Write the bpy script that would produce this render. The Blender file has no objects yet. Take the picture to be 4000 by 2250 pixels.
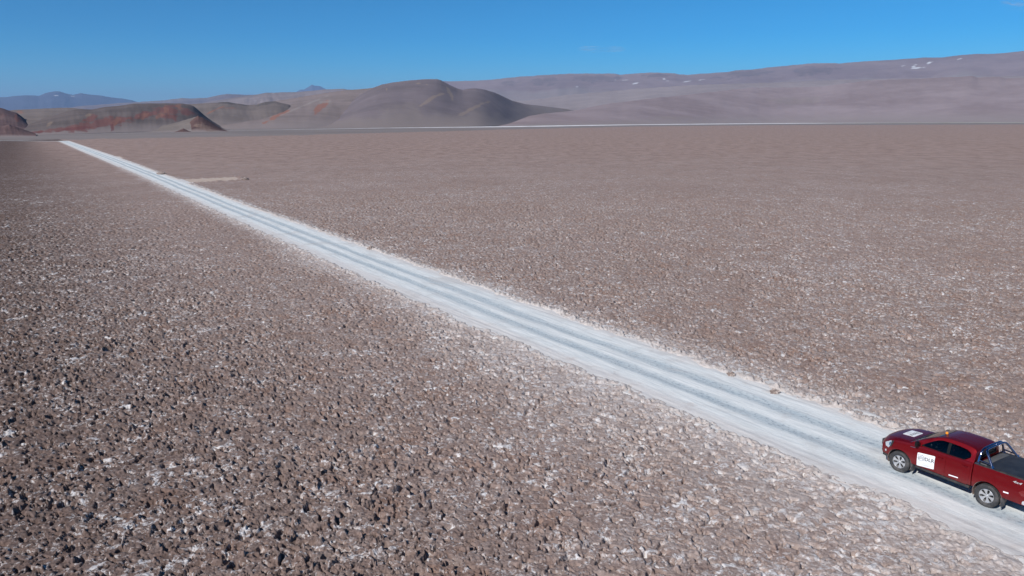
import bpy, bmesh, math, random
import numpy as np
from mathutils import Vector, Matrix
random.seed(4)
scene = bpy.context.scene
COL = scene.collection
PI = math.pi

# ------------------------------------------------------------------ camera
FPX, CW, CH = 2950.0, 4000.0, 2250.0
PITCH, ROLL, CAMH = math.radians(12.35), math.radians(-0.263), 12.683
camd = bpy.data.cameras.new('camera')
camd.sensor_width = 36.0
camd.lens = 36.0 * FPX / CW
camd.clip_start = 0.5
camd.clip_end = 250000.0
cam = bpy.data.objects.new('camera', camd)
COL.objects.link(cam)
Fv = np.array([0, math.cos(PITCH), -math.sin(PITCH)])
Rv = np.array([1.0, 0, 0])
Uv = np.cross(Rv, Fv)
CR = math.cos(ROLL) * Rv + math.sin(ROLL) * Uv
CU = -math.sin(ROLL) * Rv + math.cos(ROLL) * Uv
cam.matrix_world = Matrix(((CR[0], CU[0], -Fv[0], 0), (CR[1], CU[1], -Fv[1], 0), (CR[2], CU[2], -Fv[2], CAMH), (0, 0, 0, 1)))
scene.camera = cam

# ------------------------------------------------------------------ sky, sun, exposure
SUN_AZ, SUN_EL = math.radians(-138.0), math.radians(38.0)   # azimuth clockwise from +Y, towards the sun
world = bpy.data.worlds.new('World')
scene.world = world
world.use_nodes = True
wn = world.node_tree
bg = wn.nodes['Background']
sky = wn.nodes.new('ShaderNodeTexSky')
sky.sky_type = 'NISHITA'
sky.sun_disc = False
sky.sun_elevation = SUN_EL
sky.sun_rotation = SUN_AZ
sky.altitude = 3800
sky.air_density = 1.0
sky.dust_density = 0.3
sky.ozone_density = 3.0
hsv = wn.nodes.new('ShaderNodeHueSaturation')
hsv.inputs['Saturation'].default_value = 1.6
hsv.inputs['Hue'].default_value = 0.475
wn.links.new(sky.outputs[0], hsv.inputs['Color'])
gam = wn.nodes.new('ShaderNodeGamma')
gam.inputs['Gamma'].default_value = 1.4
wn.links.new(hsv.outputs[0], gam.inputs['Color'])
wn.links.new(gam.outputs[0], bg.inputs[0])
bg.inputs[1].default_value = 0.044
sund = bpy.data.lights.new('sun', 'SUN')
sund.energy = 4.4
sund.angle = math.radians(0.5)
sund.color = (1.0, 0.95, 0.89)
sun = bpy.data.objects.new('sun', sund)
COL.objects.link(sun)
sdir = Vector((math.sin(SUN_AZ) * math.cos(SUN_EL), math.cos(SUN_AZ) * math.cos(SUN_EL), math.sin(SUN_EL)))
sun.rotation_euler = sdir.to_track_quat('Z', 'Y').to_euler()
sun.location = (-30, -30, 60)
scene.view_settings.view_transform = 'Standard'
scene.view_settings.look = 'None'
scene.view_settings.exposure = 0.3
scene.view_settings.gamma = 1.0


# ------------------------------------------------------------------ helpers
def ray(px, py):
    return Fv + (px - 2000) / FPX * CR - (py - 1125) / FPX * CU


def G(px, py, lim=None):
    v = ray(px, py)
    if v[2] > -1e-5:
        v[2] = -1e-5
    p = v[:2] * (-CAMH / v[2])
    if lim is not None:
        r = math.hypot(*p)
        if r > lim:
            p = p * lim / r
    return p


TX, TY, THD = 15.042, 26.358, -0.5497          # the pickup's front axle on the ground and its heading
TD = np.array([math.sin(THD), math.cos(THD)])
TN = np.array([-TD[1], TD[0]])
_rs = [-60, 0, 12, 29, 43, 75, 108, 180, 311, 430, 675, 760]
_rn = [0.2, 0.1, 0.35, 1.05, 1.3, 1.8, 2.3, 2.7, 4.2, 6.2, 9.8, 11.2]
_rw = [2.5, 2.45, 2.6, 2.75, 2.75, 2.6, 2.4, 2.4, 2.9, 3.2, 3.2, 3.2]


def road_c(s): return np.interp(s, _rs, _rn)
def road_w(s): return np.interp(s, _rs, _rw)


def road_sn(x, y):
    dx, dy = x - TX, y - TY
    s = dx * TD[0] + dy * TD[1]
    return s, dx * TN[0] + dy * TN[1] - road_c(s)


def road_pt(s, n):
    n = n + road_c(s)
    return TX + TD[0] * s + TN[0] * n, TY + TD[1] * s + TN[1] * n


def _hash(ix, iy, seed):
    h = (ix.astype(np.int64) * 374761393 + iy.astype(np.int64) * 668265263 + seed * 974634777) & 0xffffffff
    h = ((h ^ (h >> 13)) * 1274126177) & 0xffffffff
    h = ((h ^ (h >> 16)) * 2246822519) & 0xffffffff
    return (h ^ (h >> 15)) & 0xffffffff


def pnoise(x, y, seed=0):
    xi, yi = np.floor(x), np.floor(y)
    fx, fy = x - xi, y - yi
    u, v = fx * fx * fx * (fx * (fx * 6 - 15) + 10), fy * fy * fy * (fy * (fy * 6 - 15) + 10)

    def g(ox, oy):
        a = _hash(xi + ox, yi + oy, seed) * (2 * PI / 4294967296.0)
        return np.cos(a) * (fx - ox) + np.sin(a) * (fy - oy)
    a, b, c, d = g(0, 0), g(1, 0), g(0, 1), g(1, 1)
    return 1.5 * ((a * (1 - u) + b * u) * (1 - v) + (c * (1 - u) + d * u) * v)


def fbm(x, y, seed=0, oct=4, gain=0.5):
    r, a = 0, 1.0
    for i in range(oct):
        r = r + a * pnoise(x * 2 ** i + 17.3 * i, y * 2 ** i - 9.1 * i, seed + i)
        a *= gain
    return r


def worley(x, y, seed=0):
    xi, yi = np.floor(x), np.floor(y)
    f1 = np.full(x.shape, 9.0)
    f2 = np.full(x.shape, 9.0)
    cid = np.zeros(x.shape)
    for ox in (-1, 0, 1):
        for oy in (-1, 0, 1):
            h = _hash(xi + ox, yi + oy, seed)
            jx, jy = (h & 0xffff) / 65536.0, (h >> 16) / 65536.0
            d = np.hypot(xi + ox + jx - x, yi + oy + jy - y)
            m = d < f1
            f2 = np.where(m, f1, np.minimum(f2, d))
            cid = np.where(m, jx, cid)
            f1 = np.where(m, d, f1)
    return f1, f2, cid


def sst(a, b, x):
    t = np.clip((x - a) / (b - a), 0, 1)
    return t * t * (3 - 2 * t)


def tag(o, label=None, cat=None, group=None, kind=None):
    if label: o['label'] = label
    if cat: o['category'] = cat
    if group: o['group'] = group
    if kind: o['kind'] = kind
    return o


def np_mesh(name, verts, quads, mat=None, parent=None, attrs=None, smooth=True):
    me = bpy.data.meshes.new(name)
    nv, nf = len(verts), len(quads)
    me.vertices.add(nv)
    me.vertices.foreach_set('co', np.ascontiguousarray(verts, dtype=np.float32).ravel())
    k = quads.shape[1]
    me.loops.add(nf * k)
    me.loops.foreach_set('vertex_index', np.ascontiguousarray(quads, dtype=np.int32).ravel())
    me.polygons.add(nf)
    me.polygons.foreach_set('loop_start', np.arange(0, nf * k, k, dtype=np.int32))
    me.polygons.foreach_set('use_smooth', np.full(nf, smooth))
    me.update(calc_edges=True)
    for an, av in (attrs or {}).items():
        if av.ndim == 2:
            a = me.attributes.new(an, 'FLOAT_VECTOR', 'POINT')
            a.data.foreach_set('vector', np.ascontiguousarray(av, dtype=np.float32).ravel())
        else:
            a = me.attributes.new(an, 'FLOAT', 'POINT')
            a.data.foreach_set('value', np.ascontiguousarray(av, dtype=np.float32))
    if mat: me.materials.append(mat)
    o = bpy.data.objects.new(name, me)
    COL.objects.link(o)
    if parent: o.parent = parent
    return o


def grid_quads(nr, nc, wrap=False):
    i = np.arange(nr - 1)[:, None]
    j = np.arange(nc if wrap else nc - 1)[None, :]
    j2 = (j + 1) % nc
    a, b = i * nc + j, i * nc + j2
    c, d = (i + 1) * nc + j2, (i + 1) * nc + j
    return np.stack([a, b, c, d], -1).reshape(-1, 4)


class Mat:
    def __init__(self, name):
        self.m = bpy.data.materials.new(name)
        self.m.use_nodes = True
        self.t = self.m.node_tree
        self.b = self.t.nodes['Principled BSDF']

    def n(self, kind, **kw):
        nd = self.t.nodes.new(kind)
        for k, v in kw.items(): setattr(nd, k, v)
        return nd

    def put(self, sock, v):
        if isinstance(v, bpy.types.NodeSocket): self.t.links.new(v, sock)
        elif isinstance(v, (tuple, list)): sock.default_value = (*v, 1) if len(v) == 3 and sock.type == 'RGBA' else v
        else: sock.default_value = v

    def coord(self, scale=(1, 1, 1), kind='Object'):
        c = self.n('ShaderNodeTexCoord')
        m = self.n('ShaderNodeMapping')
        m.inputs['Scale'].default_value = scale
        self.t.links.new(c.outputs[kind], m.inputs[0])
        return m.outputs[0]

    def noise(self, co, scale, detail=4, rough=0.5, dist=0.0):
        nd = self.n('ShaderNodeTexNoise')
        self.put(nd.inputs['Vector'], co)
        nd.inputs['Scale'].default_value = scale
        nd.inputs['Detail'].default_value = detail
        nd.inputs['Roughness'].default_value = rough
        nd.inputs['Distortion'].default_value = dist
        return nd.outputs[0]

    def vor(self, co, scale, feature='F1', out='Distance'):
        nd = self.n('ShaderNodeTexVoronoi', feature=feature)
        self.put(nd.inputs['Vector'], co)
        nd.inputs['Scale'].default_value = scale
        return nd.outputs[out]

    def math(self, op, a, b=0.0, clamp=False):
        nd = self.n('ShaderNodeMath', operation=op, use_clamp=clamp)
        self.put(nd.inputs[0], a)
        self.put(nd.inputs[1], b)
        return nd.outputs[0]

    def ramp(self, v, lo, hi, a=0.0, b=1.0):
        nd = self.n('ShaderNodeMapRange', interpolation_type='SMOOTHSTEP')
        self.put(nd.inputs[0], v)
        for i, q in enumerate((lo, hi, a, b)): self.put(nd.inputs[1 + i], q)
        return nd.outputs[0]

    def mix(self, f, a, b, mode='MIX'):
        nd = self.n('ShaderNodeMix', data_type='RGBA', blend_type=mode)
        self.put(nd.inputs[0], f)
        self.put(nd.inputs[6], a)
        self.put(nd.inputs[7], b)
        return nd.outputs[2]

    def attr(self, name):
        nd = self.n('ShaderNodeAttribute', attribute_name=name)
        return nd.outputs['Fac']

    def attrv(self, name):
        nd = self.n('ShaderNodeAttribute', attribute_name=name)
        return nd.outputs['Vector']

    def bump(self, h, strength=0.5, dist=0.02):
        nd = self.n('ShaderNodeBump')
        nd.inputs['Strength'].default_value = strength
        nd.inputs['Distance'].default_value = dist
        self.put(nd.inputs['Height'], h)
        self.t.links.new(nd.outputs[0], self.b.inputs['Normal'])

    def set(self, **kw):
        for k, v in kw.items(): self.put(self.b.inputs[k.replace('_', ' ')], v)
        return self


# ------------------------------------------------------------------ ground
SHX = [-3000, 0, 470, 1000, 1500, 2000, 2500, 3000, 3500, 4000, 7000]
BR_Y = [560, 549, 542, 532, 519, 505.5, 494, 489, 487.5, 486, 484]     # far edge of the brown salt crust
WH_Y = [540, 529.5, 521, 508.5, 500, 494.5, 486, 482, 480, 478.5, 477]        # thin white shore line


def ground_material():
    M = Mat('salt_crust')
    co = M.coord()
    rd = M.attr('rdist')          # metres beyond the road's edge
    near = M.attr('side')         # salt dust thrown from the road, fading away from it
    n_fine = M.noise(co, 7.0, 6, 0.62, 0.3)
    n_mid = M.noise(co, 1.3, 5, 0.6, 0.4)
    n_big = M.noise(co, 0.035, 4, 0.6)
    n_red = M.noise(co, 0.35, 3, 0.6)
    flake = M.noise(co, 5.2, 5, 0.66, 0.8)
    flake2 = M.noise(co, 2.6, 6, 0.74, 0.6)
    zfar = M.attr('zfar')
    brown = M.mix(M.ramp(n_fine, 0.3, 0.7), (0.170, 0.118, 0.100), (0.335, 0.252, 0.222))
    brown = M.mix(M.ramp(n_red, 0.5, 0.68, 0, 0.45), brown, (0.235, 0.130, 0.088))
    brown = M.mix(M.ramp(n_mid, 0.42, 0.7, 0, 0.55), brown, (0.345, 0.298, 0.284))
    brown = M.mix(M.ramp(n_big, 0.35, 0.65, 0, 0.40), brown, (0.285, 0.217, 0.198))
    damp = M.noise(M.coord((1, 1.6, 1)), 0.012, 5, 0.6, 0.6)
    brown = M.mix(M.ramp(damp, 0.45, 0.65, 0, 0.22), brown, (0.190, 0.135, 0.118))
    brown = M.mix(M.math('MULTIPLY', zfar, 0.62), brown, M.mix(M.ramp(M.noise(M.coord((1, 0.5, 1)), 0.22, 7, 0.72, 0.3), 0.36, 0.62), (0.200, 0.134, 0.110), (0.370, 0.270, 0.237)))
    brown = M.mix(M.ramp(rd, 2.0, 34.0, 0.0, M.math('MULTIPLY', M.attr('cside'), 0.92)), brown, M.mix(M.ramp(n_fine, 0.3, 0.7), (0.045, 0.029, 0.024), (0.135, 0.092, 0.080)))  # browner undusted crust; left-side vignetting and shade also painted into its colour
    # salt gathers in loose patches, more of it close to the road and less far out on the flat
    patch = M.noise(co, 0.55, 4, 0.6, 0.2)
    drift = M.noise(co, 0.05, 4, 0.6, 0.3)
    sh = M.math('ADD', M.math('MULTIPLY', near, 0.07), M.math('MULTIPLY', M.math('SUBTRACT', patch, 0.5), 0.24))
    sh = M.math('ADD', sh, M.math('MULTIPLY', M.math('SUBTRACT', drift, 0.5), 0.12))
    sh = M.math('ADD', sh, M.math('MULTIPLY', M.attr('cside'), -0.012))
    clump = M.ramp(M.noise(co, 0.8, 5, 0.62, 0.6), 0.52, 0.68, 0.0, 0.085)
    sh = M.math('ADD', sh, M.math('MULTIPLY', clump, M.ramp(M.math('MULTIPLY', rd, M.attr('cside')), 3, 22)))
    sh = M.math('SUBTRACT', sh, M.math('MULTIPLY', zfar, 0.055))
    saltm = M.ramp(M.math('SUBTRACT', flake, M.math('SUBTRACT', 0.558, sh)), -0.01, 0.05)
    salt2 = M.ramp(M.math('SUBTRACT', flake2, M.math('SUBTRACT', 0.592, sh)), -0.01, 0.04)
    colr = M.mix(M.math('MULTIPLY', saltm, 0.6), brown, (0.55, 0.515, 0.51))
    colr = M.mix(M.math('MULTIPLY', salt2, M.ramp(M.math('MULTIPLY', rd, M.attr('cside')), 5, 40, 0.85, 0.62)), colr, (0.63, 0.63, 0.645))
    dust = M.math('MULTIPLY', M.math('POWER', near, 1.5), M.ramp(n_mid, 0.3, 0.6, 0.40, 0.85))
    dust = M.math('MULTIPLY', dust, M.ramp(n_fine, 0.3, 0.55, 0.5, 1.0))
    colr = M.mix(dust, colr, (0.49, 0.435, 0.41))
    edge = M.ramp(M.math('ADD', rd, M.math('MULTIPLY', M.math('SUBTRACT', n_mid, 0.5), 2.0)), 0.1, 0.8, 0.55, 0.0)
    colr = M.mix(edge, colr, (0.57, 0.535, 0.51))
    # far zones
    grey = M.mix(M.ramp(M.noise(co, 0.004, 4), 0.35, 0.65), (0.19, 0.165, 0.158), (0.225, 0.196, 0.19))
    colr = M.mix(M.attr('zgrey'), colr, grey)
    colr = M.mix(M.attr('zwhite'), colr, (0.72, 0.71, 0.72))
    colr = M.mix(M.attr('zyell'), colr, (0.25, 0.24, 0.15))
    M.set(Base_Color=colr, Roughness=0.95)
    M.b.inputs['Specular IOR Level'].default_value = 0.15
    bh = M.math('ADD', M.math('MULTIPLY', n_fine, 0.6), M.math('MULTIPLY', n_mid, 1.2))
    M.bump(bh, 0.75, 0.09)
    return M.m


def crust_height(x, y, r):
    s, n = road_sn(x, y)
    w = road_w(s) + 0.35 * pnoise(s * 0.45, n * 0 + 3.3, 71) + 0.22 * pnoise(s * 1.7, n * 0 + 1.3, 72)
    w = w + np.where(n > 0, 0.45, 0.0)
    onroad = (s < 700)
    rd = np.where(onroad, np.abs(n) - w, np.maximum(np.abs(n) - w, 50.0))
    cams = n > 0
    rdn = rd + 1.5 * pnoise(x * .12, y * .12, 75)
    amp = np.where(cams, 0.032 + 0.047 * sst(4, 30, rdn), 0.046 + 0.020 * sst(4, 30, rdn))
    amp = amp * sst(-0.15, 0.5, rd) * (1 + 0.45 * pnoise(x * 0.11, y * 0.11, 5))
    spacing = np.maximum(0.0019 * r, 0.03)
    h = np.zeros_like(x)

    def oct(wl, fn, a):
        att = np.clip((wl / spacing - 1.2) / 1.6, 0, 1)
        m = att > 0
        if m.any():
            h[m] += a * att[m] * fn(x[m], y[m])
    oct(3.0, lambda a, b: pnoise(a / 3.0, b / 3.0, 11), 0.45)
    oct(1.1, lambda a, b: pnoise(a / 1.1, b / 1.1, 12), 0.55)

    def clod(sc, seed):
        def f(a, b):
            wx, wy = a + 0.35 * sc * pnoise(a / sc * 1.3, b / sc * 1.3, seed + 5), b + 0.35 * sc * pnoise(a / sc * 1.3, b / sc * 1.3, seed + 6)
            f1, f2, c = worley(wx / sc, wy / sc, seed)
            return (sst(0.0, 0.16, f2 - f1) - 0.8) * 0.55 * sst(0.25, 0.6, c) + (c - 0.5) * 0.6 * sst(0.0, 0.12, f2 - f1) + (0.5 - f1) * 0.3
        return f
    oct(0.30, clod(0.30, 21), 0.72)
    oct(0.14, clod(0.14, 31), 0.50)
    oct(0.13, lambda a, b: np.abs(pnoise(a / 0.13, b / 0.13, 41)) * 2 - .6, 0.24)
    # random deep pits and upturned lumps
    def pits(a, b):
        cl = 0.16 * pnoise(a / 3.5, b / 3.5, 55)
        wx, wy = a + 0.25 * pnoise(a * 2.2, b * 2.2, 57), b + 0.25 * pnoise(a * 2.2, b * 2.2, 58)
        return -sst(0.34, 0.5, pnoise(wx / 0.27, wy / 0.27, 51) + cl) * 1.9 - sst(0.40, 0.52, pnoise(wx / 0.15, wy / 0.15, 53) + cl) * 1.2 \
            + sst(0.42, 0.62, pnoise(wx / 0.36, wy / 0.36, 52) + cl) * 1.2
    oct(0.6, pits, 1.5)
    z = amp * h
    far_ok = r < 140
    slit = np.zeros_like(x)
    slit[far_ok] = sst(0.50, 0.60, pnoise(x[far_ok] / 0.42 + 0.4 * pnoise(x[far_ok] * 3, y[far_ok] * 3, 58), y[far_ok] / 0.42, 59))
    z = z - 0.16 * slit * sst(1.0, 3.0, rd)
    # a torn lip along each edge of the graded road, and the cut below it
    lip = np.exp(-((rd - 0.45) / 0.40) ** 2) * (0.6 + 0.9 * pnoise(x * 1.3, y * 1.3, 61) + 0.5 * pnoise(x * 3.1, y * 3.1, 62))
    cl = worley(x / 0.22, y / 0.22, 66)
    lip = lip + np.exp(-((rd - 0.55) / 0.5) ** 2) * ((cl[2] > 0.6) * sst(0.55, 0.1, cl[0]) * 0.9 - 0.1)
    z = z + np.where(cams, 0.08, 0.12) * np.clip(lip, -0.2, 2) * onroad * (r < 260)
    z = z + np.where(onroad, sst(-0.05, 0.12, rd) * 0.10 - 0.10, 0.0)
    dw = np.where(cams, np.interp(s, [-15, 5, 30, 80, 250], [13, 10, 5, 3.2, 2.5]), np.interp(s, [-15, 5, 30, 80, 250], [5, 4.5, 3, 2, 1.6]))
    dw = dw * (1 + 0.35 * pnoise(s * 0.12, n * 0.1, 76))
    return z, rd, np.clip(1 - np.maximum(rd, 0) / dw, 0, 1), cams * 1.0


SPURS = {   # flat scraped places beside the road: outlines on the ground
    'pit': [G(690, 716), G(790, 712), G(930, 702), G(918, 691), G(800, 697), G(660, 703)],
    'lay': [G(432, 611), G(465, 610.5), G(478, 616), G(460, 621), G(430, 622), G(400, 612)],
    'stub': [G(268, 572), G(290, 570.5), G(320, 575), G(300, 575.5), G(285, 574)],
}


def poly_sd(x, y, poly):
    d = np.full(x.shape, 1e9)
    ins = np.zeros(x.shape, bool)
    P = np.array(poly)
    for i in range(len(P)):
        a, b = P[i], P[(i + 1) % len(P)]
        e = b - a
        t = np.clip(((x - a[0]) * e[0] + (y - a[1]) * e[1]) / (e @ e), 0, 1)
        d = np.minimum(d, np.hypot(x - a[0] - t * e[0], y - a[1] - t * e[1]))
        c = ((a[1] > y) != (b[1] > y)) & (x < (b[0] - a[0]) * (y - a[1]) / (b[1] - a[1] + 1e-12) + a[0])
        ins ^= c
    return np.where(ins, -d, d)


def build_ground():
    az = np.concatenate([np.arange(-44, 44.001, 0.068), np.arange(47, 315, 3.0)])
    az = np.radians(az)
    rs = list(np.arange(1.0, 9.0, 0.8))
    r = 9.0
    while r < 75000:
        rs.append(r)
        if r < 420: r += min(r * r / CAMH * 0.00095, 0.0029 * r)
        else: r *= 1 + min(0.016, 0.003 + (r - 420) * 1e-5)
    rs = np.array(rs)
    A, Rr = np.meshgrid(az, rs)
    a, r = A.ravel(), Rr.ravel()
    x, y = np.sin(a) * r, np.cos(a) * r
    z = np.zeros_like(x)
    rd = np.full_like(x, 60.0)
    side = np.zeros_like(x)
    hg = np.zeros_like(x)
    m = r < 900
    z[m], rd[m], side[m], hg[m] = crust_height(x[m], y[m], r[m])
    for P in SPURS.values():
        sd = poly_sd(x[m], y[m], P)
        k = sst(-0.6, 0.3, sd + 0.5 * pnoise(x[m] * .8, y[m] * .8, 81))
        z[m] = z[m] * k - 0.10 * (1 - k)
        bn = np.exp(-((sd - 1.0) / 0.8) ** 2) * np.clip(0.5 + 1.2 * pnoise(x[m] * .9, y[m] * .9, 83) + 0.5 * pnoise(x[m] * 2.5, y[m] * 2.5, 84), 0, 2)
        z[m] += 0.22 * bn * (np.abs(road_sn(x[m], y[m])[1]) > 3.6)
        rd[m] = np.minimum(rd[m], 0.4 + np.maximum(sd, 0) * 1.2)
    # zones of the flat, as curves on the ground
    pxs = 2000 + FPX / math.cos(PITCH) * np.tan(np.clip((az + PI) % (2 * PI) - PI, -1.2, 1.2))
    r1 = np.array([math.hypot(*G(p, np.interp(p, SHX, BR_Y), 3600)) for p in pxs])
    r2 = np.array([math.hypot(*G(p, np.interp(p, SHX, WH_Y), 7000)) for p in pxs])
    wob = np.exp(0.05 * pnoise(az * 40, az * 0, 3) + 0.02 * pnoise(az * 200, az * 0, 4))
    R1, R2 = np.tile(r1 * wob, len(rs)), np.tile(r2, len(rs))
    zfar = sst(45, 420, r)
    zg = sst(-0.05, 0.06, np.log(r / R1))
    px = np.tile(pxs, len(rs))
    wid = np.interp(px, [-3000, 0, 480, 700, 1000, 1500, 2000, 2600, 3100, 3500, 4200], [.004, .006, .004, .003, .012, .04, .11, .22, .20, .09, .07])
    stg = np.interp(px, [-3000, 0, 480, 700, 1000, 1500, 2000, 3100, 3300, 3600, 4000, 5000], [.4, .4, .3, .1, .3, .7, 1, .9, .55, .5, .6, .5])
    lg = np.log(r / R2)
    zw = stg * (1 - sst(wid * 0.6, wid * 1.4, np.abs(lg))) * np.clip(0.9 + 0.5 * pnoise(a * 60, lg * 12, 8), 0, 1)
    zy = np.interp(px, [2900, 3500, 5000], [0, .7, .8]) * (1 - sst(.12, .45, np.abs(lg - .1))) * (1 - zw)
    quads = grid_quads(len(rs), len(az), wrap=True)[:, ::-1]
    verts = np.stack([x, y, z], 1)
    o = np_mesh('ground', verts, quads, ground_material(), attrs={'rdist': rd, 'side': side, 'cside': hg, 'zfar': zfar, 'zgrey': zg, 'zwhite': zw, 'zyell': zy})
    tag(o, kind='structure')


build_ground()


# ------------------------------------------------------------------ road and side paths
def road_material():
    M = Mat('salt_road')
    sn = M.attrv('sn')
    sep = M.n('ShaderNodeSeparateXYZ')
    M.t.links.new(sn, sep.inputs[0])
    s, n = sep.outputs[0], sep.outputs[1]
    mp = M.n('ShaderNodeMapping')
    mp.inputs['Scale'].default_value = (0.35, 1.6, 1)
    M.t.links.new(sn, mp.inputs[0])
    streak = M.noise(mp.outputs[0], 1.0, 6, 0.62, 0.4)
    mp2 = M.n('ShaderNodeMapping')
    mp2.inputs['Scale'].default_value = (0.6, 7.0, 1)
    M.t.links.new(sn, mp2.inputs[0])
    fine = M.noise(mp2.outputs[0], 1.0, 6, 0.65, 0.3)
    co = M.coord()
    grain = M.noise(co, 6.0, 6, 0.68)
    slow = M.noise(mp.outputs[0], 0.12, 3, 0.5)
    nn = M.math('ADD', n, M.math('MULTIPLY', M.math('SUBTRACT', streak, 0.5), 0.7))
    nn = M.math('ADD', nn, M.math('MULTIPLY', M.math('SUBTRACT', slow, 0.5), 0.9))
    t1 = M.ramp(M.math('ABSOLUTE', M.math('SUBTRACT', nn, 0.78)), 0.12, 0.62, 1.0, 0.0)
    t2 = M.ramp(M.math('ABSOLUTE', M.math('ADD', nn, 0.75)), 0.12, 0.62, 1.0, 0.0)
    tr = M.math('MAXIMUM', t1, t2)
    tr = M.math('MULTIPLY', tr, M.ramp(fine, 0.28, 0.62, 0.35, 1.0))
    white = M.mix(M.ramp(fine, 0.35, 0.65), (0.61, 0.645, 0.65), (0.74, 0.76, 0.755))
    white = M.mix(M.ramp(M.math('ABSOLUTE', nn), 1.7, 2.7, 0, 0.75), white, (0.60, 0.57, 0.555))
    pat = M.noise(co, 0.8, 4, 0.6)
    white = M.mix(M.math('MULTIPLY', M.ramp(pat, 0.55, 0.72, 0, 0.5), M.ramp(M.math('ABSOLUTE', nn), 1.2, 2.2)), white, (0.50, 0.44, 0.41))
    c = M.mix(M.math('MULTIPLY', tr, 0.75), white, (0.315, 0.395, 0.445))
    c = M.mix(M.math('MULTIPLY', M.math('MULTIPLY', tr, 0.75), M.ramp(grain, 0.50, 0.64)), c, (0.17, 0.215, 0.27))
    c = M.mix(M.ramp(grain, 0.58, 0.75, 0, 0.30), c, (0.38, 0.36, 0.37))
    stain = M.noise(M.coord((1, 1, 1)), 0.22, 5, 0.65, 0.8)
    c = M.mix(M.ramp(stain, 0.52, 0.68, 0, 0.5), c, (0.46, 0.44, 0.43))
    mp3 = M.n('ShaderNodeMapping')
    mp3.inputs['Scale'].default_value = (0.10, 3.4, 1)
    M.t.links.new(sn, mp3.inputs[0])
    rut = M.noise(mp3.outputs[0], 1.0, 3, 0.5, 0.5)
    c = M.mix(M.math('MULTIPLY', M.ramp(rut, 0.57, 0.62, 0, 0.35), M.ramp(fine, 0.3, 0.5, 0.3, 1)), c, (0.42, 0.44, 0.46))
    M.set(Base_Color=c, Roughness=0.8)
    M.b.inputs['Specular IOR Level'].default_value = 0.25
    M.bump(M.math('ADD', M.math('MULTIPLY', fine, 0.6), grain), 0.5, 0.04)
    return M.m


ROADM = road_material()


def build_road():
    ss = [-45.0]
    while ss[-1] < 700:
        d = math.hypot(*(np.array(road_pt(ss[-1], 0))))
        ss.append(ss[-1] + max(0.08, min(0.006 * d, 2.5)))
    ss = np.array(ss)
    nn = np.linspace(-4.2, 4.4, 87)
    S, N = np.meshgrid(ss, nn, indexing='ij')
    s, n = S.ravel(), N.ravel()
    x, y = road_pt(s, n)
    r = np.hypot(x, y)
    att = np.clip(1.2 - r / 90.0, 0, 1)
    z = 0.0 + 0.0 * x
    # shallow ruts, centre ridge, and shallow bladed lines along the edges
    for c in (0.78, -0.75): z -= 0.025 * np.exp(-((n - c) / 0.35) ** 2)
    z += att * (0.014 * pnoise(s * 0.5, n * 2.2, 90) + 0.008 * pnoise(s * 1.6, n * 5, 91) + 0.006 * pnoise(x * 7, y * 7, 92))
    edge = sst(1.6, 2.6, np.abs(n))
    z += att * edge * (0.03 * pnoise(s * 0.25, n * 5, 93) + 0.02 * pnoise(x * 2.5, y * 2.5, 94))
    z += 0.022 - 0.25 * sst(3.6, 4.3, np.abs(n))
    o = np_mesh('road', np.stack([x, y, z - 0.02], 1), grid_quads(len(ss), len(nn)), ROADM,
                attrs={'sn': np.stack([s, n, 0 * s], 1)})
    tag(o, kind='structure')
    # beyond the bend the track runs off to the left
    a = np.array(road_pt(676, 0.0))
    e = G(0, 549.5)
    dirv = (e - a) / np.linalg.norm(e - a)
    nrm = np.array([-dirv[1], dirv[0]])
    L = np.linalg.norm(e - a) + 500
    ts = np.linspace(-3, L, 160)
    n2 = np.linspace(-2.2, 2.2, 13)
    T, N = np.meshgrid(ts, n2, indexing='ij')
    P = a + T.ravel()[:, None] * dirv + N.ravel()[:, None] * nrm
    zz = 0.03 - 0.02 * (np.abs(N.ravel()) / 2.2) ** 4
    o = np_mesh('path', np.column_stack([P, zz + 0.02]), grid_quads(len(ts), len(n2)), ROADM,
                attrs={'sn': np.stack([T.ravel(), N.ravel() * 0.4, 0 * T.ravel()], 1)})
    tag(o, kind='structure')


build_road()


def dirt_material(name, c1, c2):
    M = Mat(name)
    co = M.coord()
    n1, n2 = M.noise(co, 0.6, 5, 0.6), M.noise(co, 6, 5, 0.65)
    c = M.mix(M.ramp(n1, 0.3, 0.7), c1, c2)
    c = M.mix(M.ramp(n2, 0.5, 0.8, 0, 0.4), c, tuple(q * 0.6 for q in c1))
    M.set(Base_Color=c, Roughness=0.95)
    M.bump(n2, 0.5, 0.05)
    return M.m


def build_spurs():
    mats = {'pit': dirt_material('scraped_dirt', (0.40, 0.31, 0.25), (0.50, 0.41, 0.35)),
            'lay': dirt_material('scraped_salt', (0.55, 0.47, 0.42), (0.66, 0.60, 0.55)),
            'stub': dirt_material('scraped_salt_pale', (0.6, 0.56, 0.53), (0.68, 0.64, 0.62))}
    for k, P in SPURS.items():
        P = np.array(P)
        c = P.mean(0)
        x0, y0, x1, y1 = *(P.min(0) - 2), *(P.max(0) + 2)
        st = 0.5 if k == 'pit' else 1.0
        X, Y = np.meshgrid(np.arange(x0, x1, st), np.arange(y0, y1, st), indexing='ij')
        x, y = X.ravel(), Y.ravel()
        sd = poly_sd(x, y, P)
        z = -0.045 + 0.03 * pnoise(x * .5, y * .5, 7) - 0.35 * sst(0.2, 1.6, sd)
        q = grid_quads(*X.shape)
        keep = sd[q].min(1) < 1.5
        o = np_mesh('path', np.stack([x, y, z], 1), q[keep], mats[k])
        tag(o, kind='structure')


build_spurs()


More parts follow.
